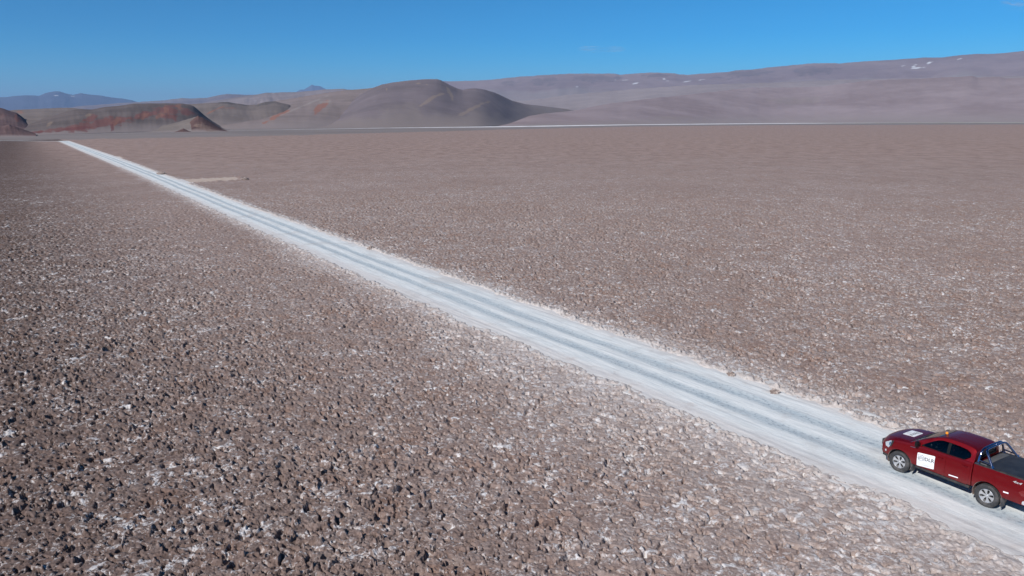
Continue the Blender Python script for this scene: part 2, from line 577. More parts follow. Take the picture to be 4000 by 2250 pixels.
# ------------------------------------------------------------------ hills and mountains
def hill_material(name, base, alt, sc=0.004, bump=10.0, extra=None):
    M = Mat(name)
    co = M.coord()
    n1 = M.noise(co, sc, 6, 0.6, 0.4)
    n2 = M.noise(co, sc * 7, 5, 0.65)
    c = M.mix(M.ramp(n1, 0.35, 0.65), base, alt)
    c = M.mix(M.ramp(n2, 0.4, 0.75, 0, 0.25), c, tuple(q * 1.35 for q in alt))
    foot = M.ramp(M.attr('v'), 0.0, 0.32, 0.85, 0.0)
    c = M.mix(foot, c, FOOT)
    n3 = M.noise(co, sc * 5, 6, 0.65, 0.8)
    for an, cc in (extra or {}).items():
        f = M.attr(an)
        if an != 'snow':
            f = M.math('MULTIPLY', f, M.ramp(M.math('ADD', f, M.math('MULTIPLY', M.math('SUBTRACT', n3, 0.5), 1.6)), 0.10, 0.75, 0.15, 1.0))
        c = M.mix(f, c, cc)
    M.set(Base_Color=c, Roughness=1.0)
    M.b.inputs['Specular IOR Level'].default_value = 0.05
    M.bump(M.math('ADD', n1, M.math('MULTIPLY', n2, 0.35)), 0.16, bump)
    return M.m


FOOT = (0.265, 0.225, 0.218)


def col_dir(px):
    v = ray(px, 480.0)
    return v[:2] / np.hypot(v[0], v[1])


def blob(px, v, cx, cv, wx, wv, slant=0.0, seed=0, ns=0.03):
    dx = (px - cx) / wx
    dv = (v - cv - slant * (px - cx)) / wv
    d = np.sqrt(dx * dx + dv * dv) + 0.5 * fbm(px * ns, v * 9, seed, 3)
    return 1 - sst(0.65, 1.15, d)


def ridge(name, sil, dr, db, mat, prof=1.4, gully=0.05, gs=0.02, seed=0, masks=None, step=4, rows=70, back=0.5, round_top=0.0, rough=1.2, label=None):
    """A range of hills: its crest stands dr metres off, its foot db metres off; each is a number or ([px],[m])."""
    sx, sy = [p[0] for p in sil], [p[1] for p in sil]
    px = np.arange(sx[0], sx[-1] + 1, step, dtype=float)
    ys = np.interp(px, sx, sy) + rough * fbm(px * 0.02, px * 0, seed + 7, 4)
    D = np.full(px.shape, float(dr)) if not isinstance(dr, tuple) else np.interp(px, *dr)
    B = np.full(px.shape, float(db)) if not isinstance(db, tuple) else np.interp(px, *db)
    def soft(a):
        k = int(max(3, 120 / step)) | 1
        return np.convolve(np.convolve(np.pad(a, k - 1, mode='edge'), np.ones(k) / k, mode='valid'), np.ones(k) / k, mode='valid') if len(a) > 2 * k else a
    D, B = soft(D), soft(B)
    dirs = np.array([col_dir(p) for p in px])
    H = np.empty_like(px)
    for i, (p, y) in enumerate(zip(px, ys)):
        v = ray(p, y)
        H[i] = CAMH + D[i] * v[2] / math.hypot(v[0], v[1])
    H = np.maximum(H, -1)
    kn = max(3, int(60 / step) | 1)
    Hs = np.convolve(np.pad(H, kn // 2, mode='edge'), np.ones(kn) / kn, mode='valid')
    vs = np.concatenate([np.linspace(0, 1, rows), 1 + np.linspace(0.04, back, 12)])
    V, PX = np.meshgrid(vs, px, indexing='ij')
    HH, DD, BB = Hs[None] + (H - Hs)[None] * np.clip(vs[:, None], 0, 1) ** 5, np.tile(D, (len(vs), 1)), np.tile(B, (len(vs), 1))
    dist = BB + (DD - BB) * V
    vf = np.clip(V, 0, 1)
    base = vf ** prof
    if round_top: base = base * (1 - round_top) + round_top * (1 - (1 - vf) ** 2.0) * vf ** 0.6
    z = HH * base
    bk = np.clip((V - 1) / back, 0, 1)
    z = z * (1 - bk ** 1.3) - 30 * bk
    env = vf * (1 - vf) * 4 * (V <= 1)
    VV = V * np.clip(480 - ys, 30, 400)[None, :] * gs * 0.9
    wx = PX * gs + VV * 0.5 + 0.5 * fbm(PX * gs * .5, VV * .5, seed + 3, 3)
    g = 0.5 + 0.55 * fbm(wx * .6, VV * .6, seed, 3, 0.45) - 0.25 * np.abs(fbm(wx * 1.3, VV * .8 + 5, seed + 21, 2)) * sst(-.3, .5, fbm(PX * gs * .35, VV * .3, seed + 30, 2))
    z = z + 0.13 * gully * HH * env * (g - 0.5)
    dist = dist + env * (DD - BB) * 0.022 * fbm(PX * gs * .7, VV * .7, seed + 9, 3)
    z[0] = -3
    dd = np.tile(dirs[None], (len(vs), 1, 1))
    P = np.concatenate([dd * dist[..., None], z[..., None]], -1).reshape(-1, 3)
    attrs = {'v': V.ravel().clip(0, 1)}
    for k, fn in (masks or {}).items(): attrs[k] = np.clip(fn(PX.ravel(), V.ravel(), z.ravel(), HH.ravel()), 0, 1)
    o = np_mesh(name, P, grid_quads(*V.shape), mat, attrs=attrs)
    tag(o, kind='structure')
    return o


SNOW = (0.62, 0.64, 0.67)


def snowpatches(lst):
    def f(px, v, z, H):
        # image-row of the vertex is not needed: patches are given by place along the range and height share
        m = np.zeros_like(px)
        for cx, cv, wx, wv, sl in lst: m = np.maximum(m, blob(px, v, cx, cv, wx, wv, sl, int(cx), 0.06))
        return m
    return f


def build_hills():
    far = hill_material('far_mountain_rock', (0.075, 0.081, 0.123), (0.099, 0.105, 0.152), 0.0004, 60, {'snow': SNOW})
    # the peak beyond everything
    ridge('mountain', [(1120, 372), (1165, 359), (1182, 350), (1195, 350), (1214, 339), (1227, 330), (1237, 335), (1254, 335), (1263, 339), (1280, 348), (1330, 362)],
          56000, 50000, far, 1.2, 0.10, 0.05, 3, {'snow': snowpatches([(1262, .85, 5, .05, 0), (1205, .6, 4, .05, 0)])}, step=2, rough=0.6)
    ridge('mountain', [(-500, 392), (-200, 384), (0, 380), (39, 379), (116, 372), (167, 374), (194, 363), (233, 356), (248, 357), (272, 365), (299, 371), (330, 364.6), (373, 370), (404, 373), (446, 381), (485, 384), (516, 390), (543, 398), (580, 408), (700, 430)],
          42000, 30000, far, 1.1, 0.10, 0.02, 13, {'snow': snowpatches([(298, .93, 8, .012, 0), (232, .86, 8, .01, 0)])}, step=3)
    f2 = hill_material('far_range_rock', (0.166, 0.131, 0.138), (0.207, 0.169, 0.168), 0.0006, 40, {'snow': SNOW})
    ridge('mountain', [(-500, 440), (0, 432), (270, 421), (350, 412), (450, 405), (551, 398), (582, 396), (660, 391), (718, 383), (749, 385), (815, 382), (854, 374), (897, 367), (932, 368), (970, 371), (1041, 369), (1150, 375), (1300, 400)],
          24000, 14000, f2, 1.1, 0.07, 0.03, 23, {'snow': lambda *a: a[0] * 0}, step=3)
    f3 = hill_material('middle_range_rock', (0.183, 0.152, 0.150), (0.244, 0.201, 0.198), 0.001, 25, {'snow': SNOW})
    ridge('mountain', [(700, 420), (900, 385), (943, 378), (998, 372), (1049, 362), (1075, 362), (1105, 361), (1156, 360), (1220, 355), (1280, 349), (1348, 347), (1361, 350), (1430, 352), (1600, 380)],
          14000, 7000, f3, 1.2, 0.05, 0.03, 33, {'snow': snowpatches([(1075, .97, 5, .008, 0)])}, step=3, rough=0.7)
    # the great range on the right
    f7 = hill_material('high_range_rock', (0.205, 0.158, 0.166), (0.254, 0.200, 0.207), 0.0005, 45, {'snow': SNOW, 'dark': (0.10, 0.088, 0.095), 'pale': (0.25, 0.225, 0.22)})
    ridge('mountain', [(1500, 340), (1724, 317.6), (1839, 316), (1925, 311), (1977, 305), (2028, 299.6), (2113, 294), (2199, 289), (2284, 287), (2400, 288), (2417, 292), (2498, 285.5), (2562, 283), (2626, 287), (2647, 291), (2681, 292), (2754, 287), (2839, 280), (2865, 275), (2925, 272), (2985, 264), (3049, 258), (3156, 247.5), (3233, 247), (3263, 248), (3327, 242), (3455, 235), (3583, 226), (3660, 225), (3690, 220), (3775, 212), (3861, 211), (3925, 205), (4000, 196), (4300, 180), (4700, 175)],
          21000, 12500, f7, 1.0, 0.16, 0.009, 43, {
              'snow': snowpatches([(2400, .80, 4, .010, 0), (2437, .80, 11, .008, 0), (2252, .62, 6, .010, 0), (2588, .80, 5, .022, -.001), (2600, .75, 7, .008, 0), (2678, .77, 15, .009, .0012), (2735, .80, 12, .007, .001),
                                   (2480, .70, 16, .012, .001), (3603, .86, 13, .022, .0018), (3560, .76, 22, .018, 0.0003), (3545, .79, 9, .012, 0), (3552, .83, 8, .008, .001), (3505, .82, 6, .006, .001), (3718, .89, 12, .010, .0009), (1832, .66, 9, .012, 0)]),
              'dark': lambda p, v, z, H: 0.5 * np.maximum.reduce([blob(p, v, 2130, .80, 60, .13, 0, 1), blob(p, v, 2330, .84, 110, .11, 0, 2), blob(p, v, 2900, .86, 110, .10, 0.0002, 3), blob(p, v, 3160, .80, 90, .12, 0, 4), blob(p, v, 1990, .8, 40, .1, 0, 5), blob(p, v, 2560, .9, 60, .06, 0, 6)]),
              'pale': lambda p, v, z, H: 0.6 * (1 - sst(.45, .7, v + .15 * fbm(p * .006, v * 3, 8, 3)))}, step=4, rows=110, round_top=0.25)
    f8 = hill_material('pale_bench_gravel', (0.238, 0.199, 0.198), (0.287, 0.243, 0.242), 0.001, 15)
    ridge('hill', [(1850, 420), (1985, 398), (2070, 391), (2200, 373), (2400, 354), (2500, 346), (2711, 331), (3000, 323), (3131, 317), (3327, 310), (3540, 307), (3900, 298), (4300, 296), (4700, 300)],
          12500, 7500, f8, 1.2, 0.04, 0.01, 53, step=5)
    f6 = hill_material('brown_slope_gravel', (0.226, 0.177, 0.180), (0.284, 0.230, 0.238), 0.0012, 18, {'pale': (0.25, 0.21, 0.19), 'dark': (0.12, 0.10, 0.10)})
    ridge('hill', [(1950, 486), (2028, 462), (2113, 445), (2242, 432), (2284, 423), (2370, 406), (2498, 390), (2626, 376), (2711, 366), (2818, 355), (2925, 342), (3071, 342), (3199, 338), (3284, 326.5), (3370, 315), (3540, 309), (3669, 303), (3775, 297.5), (3797, 304), (3882, 300), (3908, 307), (4000, 303), (4300, 310), (4700, 320)],
          ([1950, 2500, 3000], [3900, 6800, 9000]), ([1950, 2500, 3000], [2750, 4400, 6300]), f6, 1.15, 0.09, 0.010, 63, {
              'pale': lambda p, v, z, H: 0.5 * np.maximum.reduce([blob(p, v, 2620, .22, 90, .05, 0, 5), blob(p, v, 3100, .6, 120, .12, 0, 15)]),
              'dark': lambda p, v, z, H: 0.22 * np.maximum.reduce([blob(p, v, 2500, .45, 130, .2, -.0003, 25), blob(p, v, 3050, .45, 160, .07, .0005, 26), blob(p, v, 3500, .93, 220, .04, 0, 27)])}, step=4, rough=1.6)
    # the central hills
    f4a = hill_material('grey_flank_gravel', (0.186, 0.153, 0.145), (0.229, 0.185, 0.179), 0.003, 8, {'red': (0.27, 0.125, 0.09), 'pale': (0.27, 0.24, 0.225)})
    ridge('hill', [(560, 512), (640, 500), (738, 488), (830, 470), (900, 448), (964, 431), (1028, 416), (1079, 395), (1156, 383), (1220, 372), (1284, 362), (1361, 352), (1412, 348), (1468, 343), (1540, 335), (1640, 360), (1720, 420)],
          4700, ([560, 1200, 1500, 1720], [1600, 2200, 3000, 3800]), f4a, 1.15, 0.05, 0.012, 73, {
              'red': lambda p, v, z, H: 0.8 * np.maximum.reduce([blob(p, v, 1090, .36, 75, .07, .0028, 31), blob(p, v, 1255, .52, 36, .13, .005, 32)]),
              'pale': lambda p, v, z, H: 0.7 * np.maximum.reduce([blob(p, v, 1180, .58, 110, .03, .0028, 33), blob(p, v, 1275, .66, 30, .05, 0, 34)])}, step=3)
    f4b = hill_material('dark_hill_gravel', (0.138, 0.117, 0.126), (0.174, 0.146, 0.158), 0.003, 9, {'tan': (0.24, 0.19, 0.165), 'pale': (0.225, 0.19, 0.18)})
    ridge('hill', [(1190, 494), (1220, 484), (1262, 468), (1306, 448), (1353, 409), (1412, 371), (1438, 356), (1468, 341), (1498, 330), (1540, 322), (1605, 314), (1669, 309), (1711, 309), (1726, 313), (1754, 329), (1788, 346), (1809, 351), (1827, 347), (1861, 344.5), (1895, 350), (1933, 361), (1967, 377), (2000, 393), (2049, 406), (2113, 413), (2200, 424), (2300, 442), (2400, 462), (2480, 482)],
          ([1190, 1900, 2100, 2480], [4000, 4300, 5600, 8200]), ([1190, 1500, 1900, 2100, 2480], [2150, 2250, 2700, 4300, 7000]), f4b, 1.0, 0.13, 0.007, 83, {
              'tan': lambda p, v, z, H: 0.85 * np.maximum.reduce([blob(p, v, 1758, .72, 14, .12, -.008, 41, .08), blob(p, v, 1672, .80, 6, .03, 0, 42), blob(p, v, 1640, .85, 8, .03, 0, 42), blob(p, v, 1680, .45, 60, .04, .003, 43), blob(p, v, 1850, .40, 70, .05, .003, 44), blob(p, v, 1515, .78, 4, .06, 0, 45)]),
              'pale': lambda p, v, z, H: np.maximum(0.7 * (1 - sst(.10, .55, v + .2 * fbm(p * .01, v * 2, 46, 3))), 0.9 * sst(1860, 2150, p + 60 * fbm(p * .01, v * 3, 47, 3)))}, step=3, round_top=0.45, rows=90, rough=0.8)
    # the red country on the left
    f5d = hill_material('grey_green_gravel', (0.151, 0.126, 0.117), (0.190, 0.158, 0.147), 0.004, 7, {'red': (0.28, 0.13, 0.085), 'dark': (0.095, 0.085, 0.083)})
    ridge('hill', [(560, 440), (700, 414), (738, 407), (815, 403), (897, 398), (932, 404), (970, 410), (1007, 408), (1041, 399), (1077, 395), (1130, 408), (1250, 470), (1290, 492)],
          3800, ([560, 1300], [2000, 2900]), f5d, 1.0, 0.07, 0.02, 93, {
              'red': lambda p, v, z, H: 0.75 * np.maximum(blob(p, v, 845, .62, 40, .04, .0045, 51), 0.6 * blob(p, v, 900, .70, 40, .06, 0, 52)),
              'dark': lambda p, v, z, H: 0.8 * np.maximum(blob(p, v, 900, .97, 70, .10, 0, 53), blob(p, v, 1040, .93, 45, .09, .001, 54))}, step=2)
    ridge('hill', [(-500, 450), (-100, 436), (0, 434), (78, 429), (155, 425), (272, 420), (334, 426), (420, 445), (560, 490)],
          3400, ([-500, 560], [1200, 1900]), f5d, 1.0, 0.04, 0.01, 103, {'red': lambda p, v, z, H: 0.6 * blob(p, v, 85, .8, 14, .10, 0, 55), 'dark': lambda p, v, z, H: p * 0}, step=3)
    f5a = hill_material('maroon_hill_rock', (0.116, 0.076, 0.077), (0.171, 0.115, 0.110), 0.006, 6, {'red': (0.23, 0.105, 0.085)})
    ridge('hill', [(-400, 430), (-150, 405), (0, 419), (23, 425), (50, 435), (72, 441), (90, 456), (108, 474), (130, 490), (160, 505), (190, 517)],
          2300, 1250, f5a, 1.3, 0.06, 0.03, 113, {'red': lambda p, v, z, H: 0.8 * np.maximum(blob(p, v, 72, .75, 14, .22, 0, 56), 0.5 * blob(p, v, 20, .7, 30, .06, .004, 57))}, step=2)
    f5c = hill_material('red_hill_rock', (0.103, 0.086, 0.084), (0.138, 0.114, 0.111), 0.005, 6, {'red': (0.165, 0.072, 0.066), 'orange': (0.225, 0.115, 0.09), 'maroon': (0.15, 0.060, 0.060), 'tan': (0.25, 0.185, 0.14)})
    ridge('hill', [(-60, 522), (0, 508), (78, 484), (136, 470), (186, 458.6), (241, 443), (295, 429), (334, 427), (365, 427), (419, 418), (485, 412), (524, 405), (582, 403.4), (660, 403.4), (718, 404), (740, 407), (761, 414), (780, 430), (800, 450), (830, 474), (870, 496), (910, 510)],
          ([0, 910], [2300, 2600]), ([-60, 300, 910], [1030, 1200, 1750]), f5c, 1.0, 0.08, 0.022, 123, {
              'red': lambda p, v, z, H: 0.78 * np.maximum.reduce([blob(p, v, 330, .20, 190, .12, .0006, 61), blob(p, v, 430, .34, 80, .14, .0, 62), blob(p, v, 570, .50, 50, .14, .002, 63), blob(p, v, 660, .62, 45, .30, 0, 64), blob(p, v, 740, .62, 30, .16, 0, 65), blob(p, v, 360, .5, 35, .16, .003, 66)]),
              'orange': lambda p, v, z, H: 0.75 * np.maximum.reduce([blob(p, v, 655, .66, 12, .22, 0, 67, .06), blob(p, v, 705, .82, 15, .16, -.004, 68, .06), blob(p, v, 630, .45, 22, .12, .003, 69, .06), blob(p, v, 455, .3, 20, .14, .004, 70, .06), blob(p, v, 565, .45, 20, .10, .003, 71, .06)]),
              'maroon': lambda p, v, z, H: 0.8 * np.maximum.reduce([blob(p, v, 290, .15, 80, .05, .0003, 72), blob(p, v, 438, .18, 12, .10, .004, 73, .06), blob(p, v, 120, .12, 60, .05, 0, 74)]),
              'tan': lambda p, v, z, H: 0.6 * np.maximum(blob(p, v, 192, .42, 14, .12, .004, 75), blob(p, v, 350, .62, 14, .08, .003, 76))}, step=2, rows=110, round_top=0.15, rough=0.8)
    ridge('hill', [(-300, 500), (-60, 490), (0, 496), (20, 490), (35, 486), (45, 491), (58, 494), (72, 500), (85, 504), (110, 513), (135, 524)],
          1150, 1020, f5a, 1.2, 0.35, 0.06, 133, {'red': lambda p, v, z, H: p * 0}, step=2)
    f5f = hill_material('fan_gravel', (0.165, 0.140, 0.130), (0.201, 0.172, 0.158), 0.006, 4)
    ridge('hill', [(440, 517), (520, 511), (570, 504), (620, 494), (680, 481), (736, 466), (768, 455), (790, 470), (830, 492), (880, 508)],
          1640, 1440, f5f, 1.0, 0.06, 0.03, 143, step=2)
    f5e = hill_material('dark_cone_rock', (0.078, 0.048, 0.048), (0.114, 0.071, 0.066), 0.01, 3, {'tan': (0.19, 0.135, 0.115)})
    ridge('hill', [(722, 512), (733, 494), (737, 484), (745, 474), (753, 468), (764, 459), (776, 450.5), (784, 455), (796, 460.5), (812, 470), (827, 479), (841, 488), (854, 496), (864, 503), (873, 508), (886, 513)],
          1570, 1440, f5e, 1.0, 0.14, 0.05, 153, {'tan': lambda p, v, z, H: 0.75 * blob(p, v, 800, .30, 45, .26, -.004, 77)}, step=1.0, rough=1.4)
    ridge('hill', [(678, 517), (690, 512), (702, 506), (714, 501.5), (724, 506), (736, 513), (744, 517)],
          1400, 1340, f5e, 0.8, 0.25, 0.08, 163, {'tan': lambda p, v, z, H: p * 0}, step=1.5, rows=30)


build_hills()


# ------------------------------------------------------------------ clouds
def build_clouds():
    M = Mat('cloud_wisp')
    co = M.coord((0.0004, 0.0009, 0.0004))
    n = M.noise(co, 1.0, 6, 0.6, 0.5)
    v = M.attr('v')
    a = M.math('MULTIPLY', M.ramp(n, 0.42, 0.75), v)
    tr = M.n('ShaderNodeBsdfTransparent')
    df = M.n('ShaderNodeBsdfTranslucent')
    df.inputs[0].default_value = (0.95, 0.95, 0.97, 1)
    d2 = M.n('ShaderNodeBsdfDiffuse')
    d2.inputs[0].default_value = (0.95, 0.95, 0.97, 1)
    ad = M.n('ShaderNodeMixShader')
    M.t.links.new(df.outputs[0], ad.inputs[1])
    M.t.links.new(d2.outputs[0], ad.inputs[2])
    mx = M.n('ShaderNodeMixShader')
    M.put(mx.inputs[0], M.math('MULTIPLY', a, 0.55))
    M.t.links.new(tr.outputs[0], mx.inputs[1])
    M.t.links.new(ad.outputs[0], mx.inputs[2])
    M.t.links.new(mx.outputs[0], M.t.nodes['Material Output'].inputs[0])
    for cx, cy, hw, hd, D, lab in ((2315, 193, 62, 1400, 52000, 'faint thin white cloud streak floating above the central dark hill'),
                                   (2395, 192, 50, 900, 52000, 'fainter small cloud wisp just right of the longer cloud streak'),
                                   (3985, 8, 60, 1500, 26000, 'white wisp of cloud at the top right corner of the sky')):
        v3 = ray(cx, cy)
        v3 = v3 / math.hypot(v3[0], v3[1])
        c = np.array([0, 0, CAMH]) + v3 * D
        sidev = np.array([v3[1], -v3[0]])
        W = hw / FPX * D
        us, ws = np.linspace(-1, 1, 50), np.linspace(-1, 1, 24)
        U, Wd = np.meshgrid(us, ws, indexing='ij')
        u, w = U.ravel(), Wd.ravel()
        P = []
        for sgn in (1, -1):
            edge = np.clip(1 - (u * u + w * w), 0, 1)
            hh = 130 * np.sqrt(edge) * sgn + 40 * fbm(u * 3, w * 3, 5, 3)
            P.append(np.column_stack([c[0] + sidev[0] * u * W + v3[0] * w * hd, c[1] + sidev[1] * u * W + v3[1] * w * hd, c[2] + hh]))
        q = grid_quads(50, 24)
        vv = np.clip(1 - (u * u + w * w), 0, 1) ** 0.7
        o = np_mesh('cloud', np.vstack(P), np.vstack([q, q[:, ::-1] + 50 * 24]), M.m, attrs={'v': np.concatenate([vv, vv])})
        tag(o, lab, 'cloud')


build_clouds()


# ------------------------------------------------------------------ materials for made things
def simple(name, col, rough=0.5, metal=0.0, coat=0.0, spec=0.5, dirt=None, emit=None):
    M = Mat(name)
    c = col
    if dirt:
        n = M.noise(M.coord(), dirt[1], 5, 0.6)
        c = M.mix(M.ramp(n, 0.4, 0.7, 0.0, dirt[2]), col, dirt[0])
    M.set(Base_Color=c, Roughness=rough, Metallic=metal)
    M.b.inputs['Coat Weight'].default_value = coat
    M.b.inputs['Coat Roughness'].default_value = 0.05
    M.b.inputs['Specular IOR Level'].default_value = spec
    return M.m


def paint_material():
    M = Mat('red_metallic_paint')
    co = M.coord()
    fl = M.noise(co, 400, 2, 0.5)
    c = M.mix(M.ramp(fl, 0.4, 0.6), (0.19, 0.001, 0.005), (0.26, 0.002, 0.008))
    # dust gathered low on the sides
    sp = M.n('ShaderNodeSeparateXYZ')
    M.t.links.new(co, sp.inputs[0])
    low = M.math('MULTIPLY', M.ramp(sp.outputs[2], 0.45, 0.90, 0.16, 0.0), M.ramp(M.noise(co, 3, 5, 0.6), 0.3, 0.7))
    c = M.mix(low, c, (0.34, 0.26, 0.23))
    M.set(Base_Color=c, Roughness=0.42, Metallic=0.72)
    M.b.inputs['Coat Weight'].default_value = 0.4
    M.b.inputs['Coat Roughness'].default_value = 0.06
    return M.m


PAINT = paint_material()
BLACK = simple('black_plastic', (0.018, 0.018, 0.02), 0.5, dirt=((0.12, 0.10, 0.09), 6, 0.3))
GBLACK = simple('gloss_black', (0.006, 0.006, 0.007), 0.5, spec=0.2)
RUB = simple('tyre_rubber', (0.030, 0.031, 0.034), 0.8, dirt=((0.13, 0.12, 0.115), 5, 0.55))
ALLOY = simple('wheel_alloy', (0.62, 0.62, 0.63), 0.32, 0.75)
CHROME = simple('polished_steel', (0.27, 0.29, 0.40), 0.10, 1.0)
WHITEV = simple('white_vinyl', (0.80, 0.81, 0.83), 0.45)
INK = simple('dark_print', (0.06, 0.065, 0.07), 0.6)
INKG = simple('grey_print', (0.50, 0.51, 0.52), 0.6)
REFL = simple('reflective_tape', (0.92, 0.92, 0.94), 0.25)
DGLASS = simple('dark_glass', (0.012, 0.015, 0.018), 0.06, coat=0.3)
LAMP = simple('lamp_lens', (0.50, 0.55, 0.60), 0.12, 0.3, coat=1)
LAMPB = simple('lamp_reflector', (0.10, 0.22, 0.42), 0.15, 0.7)
REDL = simple('red_lens', (0.16, 0.006, 0.008), 0.2, coat=1)
SILV = simple('silver_badge', (0.72, 0.73, 0.75), 0.25, 0.5)
COVER = simple('bed_cover_vinyl', (0.014, 0.018, 0.028), 0.65, dirt=((0.05, 0.055, 0.065), 2.5, 0.4))
CANM = simple('canister_plastic', (0.09, 0.092, 0.095), 0.6, dirt=((0.16, 0.155, 0.15), 4, 0.6))
LINER = simple('dusty_wheel_liner', (0.16, 0.115, 0.10), 0.9, dirt=((0.30, 0.22, 0.19), 8, 0.7))
SEATM = simple('dark_seat_cloth', (0.020, 0.021, 0.024), 0.9)
PALEC = simple('pale_green_cloth', (0.42, 0.55, 0.48), 0.9)
PAPER = simple('white_paper', (0.8, 0.8, 0.78), 0.8)
PINKC = simple('pink_cloth', (0.45, 0.10, 0.12), 0.9)
FLAP = simple('dusty_flap', (0.055, 0.055, 0.06), 0.8, dirt=((0.20, 0.18, 0.17), 6, 0.6))


def amber_material():
    M = Mat('amber_lens')
    M.set(Base_Color=(0.9, 0.30, 0.01), Roughness=0.15)
    M.b.inputs['Coat Weight'].default_value = 1
    return M.m


def window_material():
    M = Mat('tinted_window')
    tr = M.n('ShaderNodeBsdfTransparent')
    tr.inputs[0].default_value = (0.32, 0.36, 0.37, 1)
    gl = M.n('ShaderNodeBsdfGlossy')
    gl.inputs['Roughness'].default_value = 0.02
    fr = M.n('ShaderNodeFresnel')
    fr.inputs[0].default_value = 1.45
    mx = M.n('ShaderNodeMixShader')
    M.t.links.new(fr.outputs[0], mx.inputs[0])
    M.t.links.new(tr.outputs[0], mx.inputs[1])
    M.t.links.new(gl.outputs[0], mx.inputs[2])
    M.t.links.new(mx.outputs[0], M.t.nodes['Material Output'].inputs[0])
    return M.m


def link(name, bm, mat, parent=None, smooth=True, angle=35):
    bmesh.ops.recalc_face_normals(bm, faces=bm.faces)
    me = bpy.data.meshes.new(name)
    for e in bm.edges:
        if len(e.link_faces) == 2:
            e.smooth = e.calc_face_angle(0) < math.radians(angle)
    for f_ in bm.faces: f_.smooth = smooth
    bm.to_mesh(me)
    bm.free()
    me.materials.append(mat)
    o = bpy.data.objects.new(name, me)
    COL.objects.link(o)
    if parent: o.parent = parent
    return o


def add_box(bm, c, s, rot=None, bev=0.0):
    t = bmesh.new()
    bmesh.ops.create_cube(t, size=1.0)
    for v in t.verts: v.co = Vector((v.co.x * s[0], v.co.y * s[1], v.co.z * s[2]))
    if bev: bmesh.ops.bevel(t, geom=t.edges[:], offset=bev, segments=2, affect='EDGES', profile=0.5)
    M4 = Matrix.Translation(c) @ (rot.to_4x4() if rot else Matrix.Identity(4))
    t.transform(M4)
    merge(bm, t)


def merge(bm, t):
    m = {}
    for v in t.verts: m[v] = bm.verts.new(v.co)
    for f_ in t.faces:
        try: bm.faces.new([m[v] for v in f_.verts])
        except ValueError: pass
    t.free()


def add_tube(bm, pts, r, seg=10, caps=True):
    pts = [Vector(p) for p in pts]
    rings = []
    up = Vector((0.13, 0.31, 0.94))
    for i, p in enumerate(pts):
        a = pts[max(i - 1, 0)]
        b = pts[min(i + 1, len(pts) - 1)]
        t = (b - a).normalized()
        x = t.cross(up).normalized()
        y = t.cross(x).normalized()
        rings.append([bm.verts.new(p + (x * math.cos(k * 2 * PI / seg) + y * math.sin(k * 2 * PI / seg)) * r) for k in range(seg)])
    for i in range(len(rings) - 1):
        for k in range(seg):
            bm.faces.new((rings[i][k], rings[i][(k + 1) % seg], rings[i + 1][(k + 1) % seg], rings[i + 1][k]))
    if caps:
        bm.faces.new(rings[0])
        bm.faces.new(rings[-1])


def bezier(pts, n=6):
    """round the corners of a polyline"""
    out = [Vector(pts[0])]
    for i in range(1, len(pts) - 1):
        a, b, c = (Vector(pts[j]) for j in (i - 1, i, i + 1))
        ra = min(0.14, (a - b).length * 0.45)
        rc = min(0.14, (c - b).length * 0.45)
        p, q = b + (a - b).normalized() * ra, b + (c - b).normalized() * rc
        for k in range(n + 1):
            t = k / n
            out.append(p * (1 - t) ** 2 + b * 2 * t * (1 - t) + q * t * t)
    out.append(Vector(pts[-1]))
    return out


def add_lathe_y(bm, prof, c, seg=40, close=False):
    """profile of (radius, y) turned about the y axis through c"""
    rings = []
    for (r, y) in prof:
        rings.append([bm.verts.new((c[0] + r * math.cos(k * 2 * PI / seg), c[1] + y, c[2] + r * math.sin(k * 2 * PI / seg))) for k in range(seg)])
    for i in range(len(rings) - 1):
        for k in range(seg):
            bm.faces.new((rings[i][k], rings[i][(k + 1) % seg], rings[i + 1][(k + 1) % seg], rings[i + 1][k]))
    if close:
        bm.faces.new(rings[0])
        bm.faces.new(rings[-1])


# ------------------------------------------------------------------ the pickup, local axes: x forward from the front axle, y to its left, z up
def _tab(x, t): return float(np.interp(x, [a[0] for a in t], [a[1] for a in t]))


ZTOP = [(-2.53, 1.60), (-2.50, 1.70), (-2.44, 1.765), (-2.3, 1.80), (-2.0, 1.822), (-1.6, 1.818), (-1.35, 1.79), (-1.15, 1.735), (-0.95, 1.645), (-0.7, 1.51), (-0.45, 1.36), (-0.30, 1.275), (-0.05, 1.262), (0.3, 1.235), (0.55, 1.19), (0.70, 1.135), (0.82, 1.06), (0.90, 0.97), (0.95, 0.90), (0.985, 0.82)]
ZSH = [(-2.53, 1.335), (-1.2, 1.29), (-0.45, 1.255), (0.0, 1.205), (0.4, 1.135), (0.7, 1.03), (0.85, 0.93), (0.95, 0.82), (0.985, 0.78)]
ZBOT = [(-2.53, 0.50), (0.3, 0.47), (0.5, 0.40), (0.85, 0.38), (0.93, 0.42), (0.985, 0.56)]
WID = [(-2.53, 0.895), (-2.3, 0.905), (-0.9, 0.905), (-0.45, 0.915), (0.0, 0.93), (0.45, 0.92), (0.7, 0.88), (0.85, 0.84), (0.985, 0.80)]


def bow(x, y):
    k = sst(0.1, 0.95, np.float64(x)) if x > 0.1 else 0.0
    return 0.30 * float(k) * (abs(y) / 0.88) ** 2.6


def sidew(x, z):
    """half width of the lower body at height z"""
    w = _tab(x, WID)
    zs, zb = _tab(x, ZSH), _tab(x, ZBOT)
    t = (z - zb) / max(zs - zb, 0.05)
    return w * _tab(t, [(0, 0.955), (0.06, 0.97), (0.3, 0.995), (0.5, 1.0), (0.62, 0.998), (0.7, 0.985), (0.85, 0.978), (1.0, 0.945)])


